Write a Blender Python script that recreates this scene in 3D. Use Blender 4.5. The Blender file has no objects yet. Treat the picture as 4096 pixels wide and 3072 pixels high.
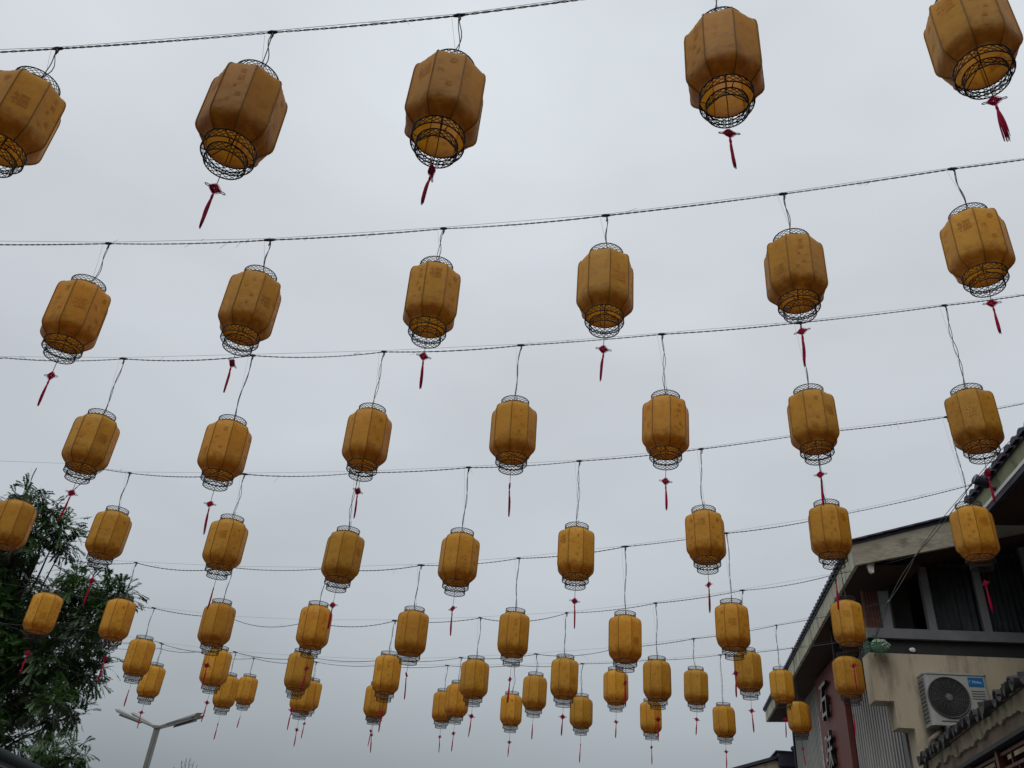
import bpy, math, random
from mathutils import Vector, Matrix
R = math.radians
sc = bpy.context.scene
col = sc.collection

# ------------------------------------------------------------------ camera
cd = bpy.data.cameras.new('camera')
cam = bpy.data.objects.new('camera', cd)
col.objects.link(cam)
cd.sensor_width = 36.0
cd.lens = 28.232
cd.clip_start = 0.05
cd.clip_end = 3000
cam.matrix_world = Matrix(((0.985239, 0.015446, 0.170483, 0.0),
                           (0.153209, -0.523796, -0.837952, 0.0),
                           (0.076356, 0.851703, -0.518431, 1.6),
                           (0, 0, 0, 1)))
sc.camera = cam
# ------------------------------------------------------------------ sky (overcast), sun, exposure
SUN_EL, SUN_AZ = 50.0, 195.0
w = bpy.data.worlds.new('World')
sc.world = w
w.use_nodes = True
nt = w.node_tree
nt.nodes.clear()
N = nt.nodes.new
L = nt.links.new
wo = N('ShaderNodeOutputWorld')
sky = N('ShaderNodeTexSky')
sky.sky_type = 'NISHITA'
sky.sun_disc = False
sky.sun_elevation = R(SUN_EL)
sky.sun_rotation = R(SUN_AZ)
sky.dust_density = 4.0
bg1 = N('ShaderNodeBackground')
bg1.inputs['Strength'].default_value = 0.05
hs = N('ShaderNodeHueSaturation')
hs.inputs['Saturation'].default_value = 0.30
hs.inputs['Value'].default_value = 0.35
L(sky.outputs[0], hs.inputs['Color'])
L(hs.outputs[0], bg1.inputs['Color'])
tc = N('ShaderNodeTexCoord')
sep = N('ShaderNodeSeparateXYZ')
L(tc.outputs['Generated'], sep.inputs[0])
mz = N('ShaderNodeMath'); mz.operation = 'MAXIMUM'; mz.inputs[1].default_value = 0.0
L(sep.outputs['Z'], mz.inputs[0])
rmp = N('ShaderNodeValToRGB')          # overcast dome: luminance rises towards the zenith
cr = rmp.color_ramp
cr.elements[0].position = 0.0
cr.elements[0].color = (0.195, 0.226, 0.25, 1)
cr.elements[1].position = 1.0
cr.elements[1].color = (0.63, 0.67, 0.708, 1)
e = cr.elements.new(0.12); e.color = (0.288, 0.325, 0.352, 1)
e = cr.elements.new(0.30); e.color = (0.435, 0.472, 0.508, 1)
e = cr.elements.new(0.56); e.color = (0.562, 0.597, 0.636, 1)
e = cr.elements.new(0.80); e.color = (0.61, 0.65, 0.688, 1)
L(mz.outputs[0], rmp.inputs[0])
mp = N('ShaderNodeMapping'); mp.inputs['Scale'].default_value = (1.6, 1.6, 4.0)
L(tc.outputs['Generated'], mp.inputs[0])
no = N('ShaderNodeTexNoise')
no.inputs['Scale'].default_value = 1.1
no.inputs['Detail'].default_value = 3.5
no.inputs['Roughness'].default_value = 0.5
L(mp.outputs[0], no.inputs['Vector'])
mr = N('ShaderNodeMapRange')
mr.inputs['From Min'].default_value = 0.3; mr.inputs['From Max'].default_value = 0.7
mr.inputs['To Min'].default_value = 0.89; mr.inputs['To Max'].default_value = 1.12
L(no.outputs[0], mr.inputs[0])
bg2 = N('ShaderNodeBackground')
L(rmp.outputs[0], bg2.inputs['Color'])
L(mr.outputs[0], bg2.inputs['Strength'])
ad = N('ShaderNodeAddShader')
L(bg1.outputs[0], ad.inputs[0]); L(bg2.outputs[0], ad.inputs[1])
L(ad.outputs[0], wo.inputs[0])
sl = bpy.data.lights.new('sun', 'SUN')
sl.energy = 0.9
sl.angle = R(40)
sl.color = (1.0, 0.97, 0.93)
so = bpy.data.objects.new('sun', sl)
col.objects.link(so)
d = Vector((math.sin(R(SUN_AZ)) * math.cos(R(SUN_EL)), math.cos(R(SUN_AZ)) * math.cos(R(SUN_EL)), math.sin(R(SUN_EL))))
so.rotation_euler = (-d).to_track_quat('-Z', 'Y').to_euler()
so.location = (0, 0, 30)
vs = sc.view_settings
vs.view_transform = 'Standard'
vs.look = 'None'
vs.exposure = 0.0
vs.gamma = 1.0
vs.use_curve_mapping = False
sc.cycles.max_bounces = 10
sc.cycles.transmission_bounces = 8
sc.cycles.diffuse_bounces = 5

rnd = random.Random(7)
# ------------------------------------------------------------------ helpers
class MB:
    def __init__(s):
        s.v = []; s.f = []; s.sm = []
    def add(s, vs_, fs, smooth=False):
        b = len(s.v)
        s.v += [tuple(p) for p in vs_]
        for f in fs:
            s.f.append([b + i for i in f]); s.sm.append(smooth)
        return s
    def box(s, x0, x1, y0, y1, z0, z1):
        v = [(x, y, z) for x in (x0, x1) for y in (y0, y1) for z in (z0, z1)]
        return s.add(v, [(0, 1, 3, 2), (4, 6, 7, 5), (0, 4, 5, 1), (2, 3, 7, 6), (0, 2, 6, 4), (1, 5, 7, 3)])
    def hexa(s, v):  # 8 corners: bottom 0-3, top 4-7
        return s.add(v, [(3, 2, 1, 0), (4, 5, 6, 7), (0, 1, 5, 4), (1, 2, 6, 5), (2, 3, 7, 6), (3, 0, 4, 7)])
    def tube(s, pts, r, n=5, closed=False, smooth=True, caps=True):
        pts = [Vector(p) for p in pts]
        m = len(pts)
        rs = r if isinstance(r, (list, tuple)) else [r] * m
        ring = []
        up = None
        for i in range(m):
            a = pts[(i - 1) % m] if closed or i > 0 else pts[i]
            b = pts[(i + 1) % m] if closed or i < m - 1 else pts[i]
            t = (b - a)
            if t.length < 1e-9: t = Vector((0, 0, 1))
            t.normalize()
            if up is None:
                up = t.cross(Vector((0, 0, 1)))
                if up.length < 1e-3: up = t.cross(Vector((1, 0, 0)))
            up = up - t * up.dot(t)
            if up.length < 1e-6: up = t.orthogonal()
            up.normalize()
            bi = t.cross(up)
            ring.append([pts[i] + (up * math.cos(2 * math.pi * k / n) + bi * math.sin(2 * math.pi * k / n)) * rs[i] for k in range(n)])
        v = [p for q in ring for p in q]
        f = []
        for i in range(m if closed else m - 1):
            j = (i + 1) % m
            for k in range(n):
                l = (k + 1) % n
                f.append((i * n + k, i * n + l, j * n + l, j * n + k))
        if caps and not closed:
            f.append(tuple(reversed(range(n)))); f.append(tuple((m - 1) * n + k for k in range(n)))
        return s.add(v, f, smooth)
    def ring(s, r, z, rt, n=28, sides=5, cx=0, cy=0):
        return s.tube([(cx + r * math.cos(2 * math.pi * i / n), cy + r * math.sin(2 * math.pi * i / n), z) for i in range(n)], rt, sides, closed=True)
    def lathe(s, prof, n=16, cx=0, cy=0, smooth=True, caps=False):
        v = []; f = []
        for r, z in prof:
            for k in range(n):
                a = 2 * math.pi * k / n
                v.append((cx + r * math.cos(a), cy + r * math.sin(a), z))
        for i in range(len(prof) - 1):
            for k in range(n):
                l = (k + 1) % n
                f.append((i * n + k, i * n + l, (i + 1) * n + l, (i + 1) * n + k))
        if caps:
            f.append(tuple(reversed(range(n)))); f.append(tuple((len(prof) - 1) * n + k for k in range(n)))
        return s.add(v, f, smooth)
    def prism(s, poly, axis, a, b):  # poly of 2D points extruded along axis
        def P(p, t):
            return (t, p[0], p[1]) if axis == 0 else ((p[0], t, p[1]) if axis == 1 else (p[0], p[1], t))
        n = len(poly)
        v = [P(p, a) for p in poly] + [P(p, b) for p in poly]
        f = [tuple(range(n)), tuple(reversed(range(n, 2 * n)))] + [(i, i + n, (i + 1) % n + n, (i + 1) % n) for i in range(n)]
        return s.add(v, f)
    def mesh(s, name, mat):
        me = bpy.data.meshes.new(name)
        me.from_pydata(s.v, [], s.f)
        me.polygons.foreach_set('use_smooth', s.sm)
        if mat: me.materials.append(mat)
        me.update()
        return me
    def build(s, name, mat, parent=None, loc=(0, 0, 0)):
        return obj(name, s.mesh(name, mat), parent, loc)
def obj(name, data, parent=None, loc=(0, 0, 0), rot=(0, 0, 0), scale=None):
    o = bpy.data.objects.new(name, data)
    col.objects.link(o)
    o.location = loc; o.rotation_euler = rot
    if scale is not None: o.scale = scale
    if parent is not None: o.parent = parent
    return o
def tag(o, label=None, cat=None, group=None, kind=None):
    if label: o['label'] = label
    if cat: o['category'] = cat
    if group: o['group'] = group
    if kind: o['kind'] = kind
    return o
def thing(name, label, cat, loc=(0, 0, 0), rz=0, group=None):
    return tag(obj(name, None, None, loc, (0, 0, rz)), label, cat, group)

def mat(name, c1, c2=None, rough=0.7, scale=4.0, spec=0.3, bump=0.0, bscale=40.0, metal=0.0, detail=6.0, stain=None, sscale=3.0, sthr=0.55, samt=0.7, stretch=(1, 1, 1), lo=0.35, hi=0.65):
    m = bpy.data.materials.new(name)
    m.use_nodes = True
    t = m.node_tree
    p = t.nodes['Principled BSDF']
    p.inputs['Roughness'].default_value = rough
    p.inputs['Specular IOR Level'].default_value = spec
    p.inputs['Metallic'].default_value = metal
    c1 = (*c1, 1); c2 = (*c2, 1) if c2 else tuple(x * 0.78 for x in c1[:3]) + (1,)
    co = t.nodes.new('ShaderNodeTexCoord')
    mpn = t.nodes.new('ShaderNodeMapping'); mpn.inputs['Scale'].default_value = stretch
    t.links.new(co.outputs['Object'], mpn.inputs[0])
    n = t.nodes.new('ShaderNodeTexNoise'); n.inputs['Scale'].default_value = scale; n.inputs['Detail'].default_value = detail
    t.links.new(mpn.outputs[0], n.inputs['Vector'])
    r = t.nodes.new('ShaderNodeMapRange'); r.inputs['From Min'].default_value = lo; r.inputs['From Max'].default_value = hi
    t.links.new(n.outputs[0], r.inputs[0])
    mx = t.nodes.new('ShaderNodeMix'); mx.data_type = 'RGBA'
    mx.inputs[6].default_value = c1; mx.inputs[7].default_value = c2
    t.links.new(r.outputs[0], mx.inputs[0])
    out = mx.outputs[2]
    if stain:
        n2 = t.nodes.new('ShaderNodeTexNoise'); n2.inputs['Scale'].default_value = sscale; n2.inputs['Detail'].default_value = 8; n2.inputs['Roughness'].default_value = 0.65
        t.links.new(mpn.outputs[0], n2.inputs['Vector'])
        r2 = t.nodes.new('ShaderNodeMapRange'); r2.inputs['From Min'].default_value = sthr; r2.inputs['From Max'].default_value = sthr + 0.12; r2.inputs['To Max'].default_value = samt
        t.links.new(n2.outputs[0], r2.inputs[0])
        m2 = t.nodes.new('ShaderNodeMix'); m2.data_type = 'RGBA'
        m2.inputs[7].default_value = (*stain, 1)
        t.links.new(out, m2.inputs[6]); t.links.new(r2.outputs[0], m2.inputs[0])
        out = m2.outputs[2]
    t.links.new(out, p.inputs['Base Color'])
    if bump:
        n3 = t.nodes.new('ShaderNodeTexNoise'); n3.inputs['Scale'].default_value = bscale; n3.inputs['Detail'].default_value = 4
        t.links.new(mpn.outputs[0], n3.inputs['Vector'])
        b = t.nodes.new('ShaderNodeBump'); b.inputs['Strength'].default_value = bump; b.inputs['Distance'].default_value = 0.02
        t.links.new(n3.outputs[0], b.inputs['Height']); t.links.new(b.outputs[0], p.inputs['Normal'])
    return m

def fabric_mat(name, ca, cb, ct, dirt_shade=True, fac=0.5, rough=0.5, spec=0.35, sheen=0.0, inner=None):
    m = bpy.data.materials.new(name); m.use_nodes = True
    t = m.node_tree; p = t.nodes['Principled BSDF']; out = t.nodes['Material Output']
    p.inputs['Roughness'].default_value = rough; p.inputs['Specular IOR Level'].default_value = spec
    p.inputs['Sheen Weight'].default_value = sheen; p.inputs['Sheen Roughness'].default_value = 0.35; p.inputs['Sheen Tint'].default_value = (1, 0.9, 0.8, 1)
    co = t.nodes.new('ShaderNodeTexCoord'); oi = t.nodes.new('ShaderNodeObjectInfo')
    sh = t.nodes.new('ShaderNodeVectorMath'); sh.operation = 'MULTIPLY_ADD'
    cb3 = t.nodes.new('ShaderNodeCombineXYZ')
    t.links.new(oi.outputs['Random'], cb3.inputs[0]); t.links.new(oi.outputs['Random'], cb3.inputs[2])
    sh.inputs[1].default_value = (23, 23, 23)
    t.links.new(cb3.outputs[0], sh.inputs[0]); t.links.new(co.outputs['Object'], sh.inputs[2])
    n = t.nodes.new('ShaderNodeTexNoise'); n.inputs['Scale'].default_value = 9.0; n.inputs['Detail'].default_value = 5
    t.links.new(sh.outputs[0], n.inputs['Vector'])
    r = t.nodes.new('ShaderNodeMapRange'); r.inputs['From Min'].default_value = 0.35; r.inputs['From Max'].default_value = 0.65
    t.links.new(n.outputs[0], r.inputs[0])
    mx = t.nodes.new('ShaderNodeMix'); mx.data_type = 'RGBA'
    mx.inputs[6].default_value = (*ca, 1); mx.inputs[7].default_value = (*cb, 1)
    t.links.new(r.outputs[0], mx.inputs[0])
    cur = mx.outputs[2]
    tr0 = None
    if dirt_shade:  # blotchy dirt plus painted-in shade above the bottom collar, denser towards the hem
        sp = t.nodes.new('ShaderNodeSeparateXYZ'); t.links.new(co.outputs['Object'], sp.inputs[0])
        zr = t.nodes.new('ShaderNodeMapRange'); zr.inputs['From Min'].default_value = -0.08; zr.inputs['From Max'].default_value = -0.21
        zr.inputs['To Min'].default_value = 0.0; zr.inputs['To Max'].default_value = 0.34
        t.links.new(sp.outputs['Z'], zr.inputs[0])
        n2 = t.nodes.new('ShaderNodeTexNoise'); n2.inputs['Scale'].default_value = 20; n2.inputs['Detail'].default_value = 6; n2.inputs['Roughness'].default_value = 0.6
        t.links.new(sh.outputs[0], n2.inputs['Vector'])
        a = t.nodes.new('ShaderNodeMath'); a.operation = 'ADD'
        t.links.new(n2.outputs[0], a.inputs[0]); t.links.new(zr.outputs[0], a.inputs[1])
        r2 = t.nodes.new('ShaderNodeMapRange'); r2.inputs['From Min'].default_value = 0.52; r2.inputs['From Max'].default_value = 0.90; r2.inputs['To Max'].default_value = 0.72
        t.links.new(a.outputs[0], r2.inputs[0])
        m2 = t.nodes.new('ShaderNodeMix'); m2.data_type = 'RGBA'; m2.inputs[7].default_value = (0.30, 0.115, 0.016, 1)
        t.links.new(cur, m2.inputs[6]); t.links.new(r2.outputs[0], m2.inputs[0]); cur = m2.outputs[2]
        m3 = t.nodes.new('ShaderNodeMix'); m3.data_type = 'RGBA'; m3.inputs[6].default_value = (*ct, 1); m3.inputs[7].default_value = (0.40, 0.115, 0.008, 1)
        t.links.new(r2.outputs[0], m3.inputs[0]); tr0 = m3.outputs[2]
    mt = t.nodes.new('ShaderNodeMix'); mt.data_type = 'RGBA'; mt.blend_type = 'MULTIPLY'; mt.inputs[0].default_value = 1.0
    t.links.new(cur, mt.inputs[6]); t.links.new(oi.outputs['Color'], mt.inputs[7])
    if inner:                      # deeper dyed inside of the cloth
        ge = t.nodes.new('ShaderNodeNewGeometry'); mi = t.nodes.new('ShaderNodeMix'); mi.data_type = 'RGBA'
        t.links.new(ge.outputs['Backfacing'], mi.inputs[0]); t.links.new(mt.outputs[2], mi.inputs[6]); mi.inputs[7].default_value = (*inner, 1)
        t.links.new(mi.outputs[2], p.inputs['Base Color'])
    else:
        t.links.new(mt.outputs[2], p.inputs['Base Color'])
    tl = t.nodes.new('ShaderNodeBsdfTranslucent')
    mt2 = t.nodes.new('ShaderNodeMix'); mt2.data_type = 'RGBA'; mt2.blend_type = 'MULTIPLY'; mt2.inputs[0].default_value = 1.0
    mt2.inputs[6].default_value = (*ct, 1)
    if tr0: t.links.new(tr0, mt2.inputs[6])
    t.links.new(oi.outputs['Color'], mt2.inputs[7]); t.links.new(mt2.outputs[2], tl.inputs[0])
    n4 = t.nodes.new('ShaderNodeTexNoise'); n4.inputs['Scale'].default_value = 14; n4.inputs['Detail'].default_value = 3
    t.links.new(sh.outputs[0], n4.inputs['Vector'])
    b = t.nodes.new('ShaderNodeBump'); b.inputs['Strength'].default_value = 0.25; b.inputs['Distance'].default_value = 0.02
    t.links.new(n4.outputs[0], b.inputs['Height']); t.links.new(b.outputs[0], p.inputs['Normal'])
    ms = t.nodes.new('ShaderNodeMixShader'); ms.inputs[0].default_value = fac
    t.links.new(p.outputs[0], ms.inputs[1]); t.links.new(tl.outputs[0], ms.inputs[2]); t.links.new(ms.outputs[0], out.inputs[0])
    return m

M = {}
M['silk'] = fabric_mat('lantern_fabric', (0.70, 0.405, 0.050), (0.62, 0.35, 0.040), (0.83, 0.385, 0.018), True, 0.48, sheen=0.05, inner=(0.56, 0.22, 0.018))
M['print'] = fabric_mat('faded_print', (0.49, 0.275, 0.038), (0.58, 0.325, 0.042), (0.60, 0.285, 0.016), False, 0.46)
M['print_pale'] = fabric_mat('pale_print', (0.70, 0.42, 0.09), (0.65, 0.37, 0.06), (0.80, 0.39, 0.035), False, 0.46)
M['seam'] = fabric_mat('seam_tape', (0.42, 0.225, 0.034), (0.36, 0.19, 0.028), (0.46, 0.20, 0.014), False, 0.44)
M['wire'] = mat('black_wire', (0.018, 0.017, 0.022), (0.03, 0.028, 0.03), rough=0.5)
M['lattice'] = mat('dark_lattice', (0.028, 0.021, 0.017), (0.045, 0.032, 0.024), rough=0.55)
M['cable'] = mat('black_cable', (0.014, 0.013, 0.02), (0.03, 0.028, 0.035), rough=0.45, scale=20)
M['steel'] = mat('steel_thread', (0.16, 0.16, 0.17), (0.10, 0.10, 0.11), rough=0.45)
M['red'] = fabric_mat('red_cord', (0.62, 0.016, 0.085), (0.50, 0.012, 0.065), (0.70, 0.014, 0.07), False, 0.35, 0.7, 0.2)
M['loop'] = mat('grey_loop', (0.10, 0.07, 0.065), (0.16, 0.10, 0.09), rough=0.6)
M['beige'] = mat('beige_render', (0.44, 0.385, 0.285), (0.375, 0.325, 0.24), rough=0.9, scale=1.3, bump=0.25, bscale=60, stain=(0.19, 0.16, 0.115), sscale=1.6, sthr=0.51, samt=0.7, stretch=(1.8, 1.8, 0.5))
M['fascia'] = mat('peeling_fascia', (0.30, 0.275, 0.22), (0.25, 0.225, 0.175), rough=0.9, scale=2.0, bump=1.0, bscale=9, stain=(0.13, 0.12, 0.10), sscale=2.6, sthr=0.56, samt=0.8, stretch=(1.0, 1, 1.5))
M['streaky'] = mat('streaked_fascia', (0.46, 0.45, 0.35), (0.38, 0.37, 0.28), rough=0.9, scale=3.0, stain=(0.05, 0.05, 0.04), sscale=2.2, sthr=0.52, samt=0.85, stretch=(1, 3.2, 0.5))
M['soffit'] = mat('brown_soffit', (0.055, 0.03, 0.022), (0.04, 0.022, 0.016), rough=0.7, scale=2)
M['tile'] = mat('dark_clay_tile', (0.03, 0.029, 0.032), (0.07, 0.066, 0.068), rough=0.75, scale=6, bump=0.3, bscale=30, stain=(0.02, 0.022, 0.018), sscale=9, sthr=0.55, samt=0.8)
M['roofblue'] = mat('dark_roof_edge', (0.03, 0.028, 0.05), (0.05, 0.045, 0.07), rough=0.6, scale=5)
M['frame'] = mat('grey_frame', (0.16, 0.165, 0.175), (0.12, 0.125, 0.13), rough=0.6, scale=3)
M['frame_dark'] = mat('dark_sill_band', (0.028, 0.028, 0.032), (0.018, 0.018, 0.02), rough=0.6)
M['curtain'] = mat('grey_curtain', (0.14, 0.14, 0.143), (0.105, 0.105, 0.106), rough=0.9, scale=3)
M['interior'] = mat('dark_room', (0.02, 0.019, 0.018), (0.012, 0.012, 0.012), rough=0.9)
M['slat'] = mat('grey_slat', (0.38, 0.37, 0.355), (0.30, 0.29, 0.275), rough=0.6, scale=3, stain=(0.16, 0.14, 0.12), sscale=2.5, sthr=0.6, samt=0.6, stretch=(1, 1, 0.3))
M['slat_back'] = mat('slat_backing', (0.035, 0.033, 0.032), (0.025, 0.024, 0.023), rough=0.8)
M['sign'] = mat('maroon_board', (0.155, 0.042, 0.032), (0.125, 0.035, 0.027), rough=0.6, scale=2, stain=(0.09, 0.03, 0.025), sscale=3, sthr=0.6, samt=0.6)
M['white'] = mat('white_paint', (0.72, 0.71, 0.68), (0.62, 0.61, 0.58), rough=0.6, scale=5)
M['char'] = mat('dull_white_letter', (0.36, 0.33, 0.31), (0.29, 0.265, 0.25), rough=0.7, scale=5)
M['black'] = mat('black_side', (0.02, 0.017, 0.018), (0.012, 0.01, 0.012), rough=0.6)
M['ac'] = mat('grey_white_casing', (0.33, 0.34, 0.33), (0.29, 0.30, 0.29), rough=0.5, scale=2, stain=(0.30, 0.29, 0.27), sscale=3, sthr=0.62, samt=0.5)
M['ac_dark'] = mat('fan_grille', (0.085, 0.085, 0.088), (0.06, 0.06, 0.063), rough=0.5)
M['ac_fin'] = mat('coil_fins', (0.13, 0.135, 0.135), (0.09, 0.095, 0.09), rough=0.5, scale=40)
M['blue'] = mat('blue_badge', (0.01, 0.125, 0.32), (0.01, 0.11, 0.28), rough=0.4)
M['badge_text'] = mat('pale_badge_text', (0.45, 0.62, 0.78), (0.40, 0.56, 0.72), rough=0.5)
M['pipe'] = mat('pipe_wrap', (0.10, 0.09, 0.08), (0.28, 0.25, 0.20), rough=0.8, scale=6)
M['wood'] = mat('red_brown_wood', (0.12, 0.042, 0.026), (0.085, 0.03, 0.02), rough=0.55, scale=6, stretch=(1, 1, 4))
M['plaster'] = mat('cracked_plaster', (0.31, 0.27, 0.19), (0.24, 0.20, 0.14), rough=0.92, scale=2.4, bump=0.7, bscale=22, stain=(0.08, 0.07, 0.055), sscale=3.2, sthr=0.55, samt=0.85)
M['band'] = mat('worn_brown_band', (0.20, 0.155, 0.115), (0.14, 0.105, 0.08), rough=0.9, scale=3, bump=0.5, bscale=25, stain=(0.07, 0.05, 0.04), sscale=4, sthr=0.56, samt=0.7)
M['greenfascia'] = mat('mossy_fascia', (0.30, 0.31, 0.20), (0.22, 0.24, 0.14), rough=0.9, scale=3, stain=(0.10, 0.12, 0.06), sscale=3, sthr=0.52, samt=0.7)
M['navy'] = mat('navy_tarpaulin', (0.012, 0.016, 0.035), (0.02, 0.025, 0.05), rough=0.5, scale=3)
M['rim'] = mat('green_grey_rim', (0.03, 0.042, 0.045), (0.02, 0.028, 0.034), rough=0.7, scale=3)
M['lamp_metal'] = mat('grey_lamp_metal', (0.30, 0.295, 0.28), (0.24, 0.235, 0.225), rough=0.45, scale=2)
M['lamp_under'] = mat('lamp_diffuser', (0.16, 0.165, 0.17), (0.13, 0.13, 0.135), rough=0.35)
M['bark'] = mat('tree_bark', (0.05, 0.038, 0.028), (0.032, 0.025, 0.02), rough=0.9, scale=8, bump=0.8, bscale=20, stretch=(1, 1, 0.3))
M['ground'] = mat('stone_paving', (0.20, 0.195, 0.185), (0.15, 0.147, 0.14), rough=0.85, scale=0.7, bump=0.3, bscale=8)
M['plastic'] = fabric_mat('plastic_bag', (0.40, 0.44, 0.40), (0.32, 0.36, 0.32), (0.38, 0.42, 0.38), False, 0.35, 0.3, 0.5)
M['green'] = mat('green_twine', (0.03, 0.17, 0.07), (0.02, 0.12, 0.05), rough=0.5)
M['rope'] = mat('grey_green_rope', (0.10, 0.115, 0.105), (0.06, 0.07, 0.07), rough=0.7, scale=20)

def leaf_mat(name, c1, c2):
    m = bpy.data.materials.new(name); m.use_nodes = True
    t = m.node_tree; p = t.nodes['Principled BSDF']; out = t.nodes['Material Output']
    p.inputs['Roughness'].default_value = 0.45; p.inputs['Specular IOR Level'].default_value = 0.4
    co = t.nodes.new('ShaderNodeTexCoord')
    n = t.nodes.new('ShaderNodeTexNoise'); n.inputs['Scale'].default_value = 1.3; n.inputs['Detail'].default_value = 6
    t.links.new(co.outputs['Object'], n.inputs['Vector'])
    r = t.nodes.new('ShaderNodeMapRange'); r.inputs['From Min'].default_value = 0.42; r.inputs['From Max'].default_value = 0.68
    t.links.new(n.outputs[0], r.inputs[0])
    mx = t.nodes.new('ShaderNodeMix'); mx.data_type = 'RGBA'; mx.inputs[6].default_value = (*c1, 1); mx.inputs[7].default_value = (*c2, 1)
    t.links.new(r.outputs[0], mx.inputs[0]); t.links.new(mx.outputs[2], p.inputs['Base Color'])
    tl = t.nodes.new('ShaderNodeBsdfTranslucent'); t.links.new(mx.outputs[2], tl.inputs[0])
    ms = t.nodes.new('ShaderNodeMixShader'); ms.inputs[0].default_value = 0.22
    t.links.new(p.outputs[0], ms.inputs[1]); t.links.new(tl.outputs[0], ms.inputs[2]); t.links.new(ms.outputs[0], out.inputs[0])
    return m
M['leaf'] = leaf_mat('feathery_leaf', (0.018, 0.038, 0.012), (0.055, 0.125, 0.02))

def text_mesh(body, size, m, extrude=0.0, shear=0.0, align='CENTER', offset=0.0):
    c = bpy.data.curves.new('lettering', 'FONT')
    c.body = body; c.size = size; c.extrude = extrude; c.shear = shear; c.offset = offset
    c.align_x = align; c.align_y = 'CENTER'; c.resolution_u = 2
    o = bpy.data.objects.new('lettering', c); col.objects.link(o)
    dg = bpy.context.evaluated_depsgraph_get()
    me = bpy.data.meshes.new_from_object(o.evaluated_get(dg))
    bpy.data.objects.remove(o); bpy.data.curves.remove(c)
    me.materials.clear()
    if m: me.materials.append(m)
    return me

# ------------------------------------------------------------------ ground
g = MB(); g.add([(-400, -200, 0), (400, -200, 0), (400, 900, 0), (-400, 900, 0)], [(0, 1, 2, 3)])
tag(g.build('ground', M['ground']), kind='structure')

# ------------------------------------------------------------------ unseen building added behind the camera to shade the near lanterns
bh = thing('added_shade_building', 'unseen plain grey building added behind the viewpoint to shade the near lanterns', 'building', (0, -5.0, 0))
_b = MB().box(-9.0, 7.5, -3.0, 3.2, 0, 8.6)
_b.build('wall', mat('added_building_grey_brick', (0.16, 0.155, 0.15), (0.12, 0.116, 0.112), rough=0.9), bh)
_b = MB().hexa([(-9.4, -3.6, 8.62), (7.9, -3.6, 8.62), (7.9, 4.0, 8.45), (-9.4, 4.0, 8.45), (-9.4, -3.6, 8.80), (7.9, -3.6, 8.80), (7.9, 4.0, 8.63), (-9.4, 4.0, 8.63)])
_b.build('roof', M['tile'], bh)
_b = MB().box(-1.0, 1.0, 3.202, 3.24, 0, 2.4); _b.build('added_building_door', M['wood'], bh)
for _x in (-7.2, -4.4, -1.6, 1.2, 4.0):
    for _z in (3.3, 6.0):
        MB().box(_x, _x + 1.3, 3.202, 3.23, _z, _z + 1.4).build('added_building_window', M['frame_dark'], bh)

# ------------------------------------------------------------------ house on the right (gable wall, tiled roof, slatted side)
YG, YV, XE, XS = 12.8, 12.2, 2.951, 3.562
house = thing('beige_house', 'beige two storey house at right with dark window band and overhanging tiled roof', 'house', (5.5, 18.0, 0))
HO = Vector((5.5, 18.0, 0))
def hb(mb, name, m, parent=None):           # build in world coordinates under the house
    mb.v = [tuple(Vector(p) - HO) for p in mb.v]
    return mb.build(name, m, parent or house)
gw = MB()
gw.prism([(XS, 0), (9.5, 0), (9.5, 4.77), (3.09, 4.77), (3.09, 4.10), (3.345, 4.10), (3.345, 3.75), (XS, 3.75)], 1, YG, YG + 0.39)
hb(gw, 'gable_wall', M['beige'])
hb(MB().box(3.13, 9.5, YG + 0.06, YG + 0.36, 4.772, 4.985), 'dark_band', M['frame_dark'])
hb(MB().box(3.12, 9.5, YG - 0.02, YG + 0.30, 4.987, 5.13), 'window_sill', M['frame'])
mulls = [(3.37, 3.505), (4.012, 4.117), (4.763, 4.867), (5.50, 5.60), (6.25, 6.35), (7.0, 7.1)]
def soff(x): return 5.875 + 0.2318 * (x - 2.94)
for i, (a, b) in enumerate(mulls):
    top = soff(a) - 0.03 if i else 5.70
    hb(MB().box(a, b, YG + 0.0, YG + 0.12, 5.132, top), 'mullion', M['frame'])
gl = bpy.data.materials.new('window_glass'); gl.use_nodes = True
_p = gl.node_tree.nodes['Principled BSDF']
_p.inputs['Base Color'].default_value = (0.6, 0.65, 0.66, 1); _p.inputs['Roughness'].default_value = 0.03
_p.inputs['Transmission Weight'].default_value = 1.0; _p.inputs['IOR'].default_value = 1.1
xs_ = [3.505, 4.012, 4.117, 4.763, 4.867, 5.50, 5.60, 6.25, 6.35, 7.0]
for i in range(1, 5):
    a, b = xs_[2 * i] + 0.003, xs_[2 * i + 1] - 0.003
    hb(MB().box(a, b, YG + 0.05, YG + 0.056, 5.135, soff(a) - 0.02), 'pane', gl)
    # hanging curtain behind each pane, folded
    c = MB(); n = 44
    vv = []
    for k in range(n + 1):
        x = a + (b - a) * k / n
        y = YG + 0.17 + 0.028 * math.sin(k * 1.13 + i) + 0.014 * math.sin(k * 2.9)
        vv += [(x, y, 5.10), (x, y, soff(a) + 0.05)]
    c.add(vv, [(2 * k, 2 * k + 2, 2 * k + 3, 2 * k + 1) for k in range(n)], True)
    hb(c, 'curtain', M['curtain'])
hb(MB().box(3.14, 3.366, YG + 0.08, YG + 0.10, 5.135, 5.72), 'shutter', M['wood'])
for k in range(5):
    hb(MB().box(3.155 + k * 0.045, 3.172 + k * 0.045, YG + 0.06, YG + 0.079, 5.14, 5.72), 'shutter_bar', M['wood'])
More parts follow.
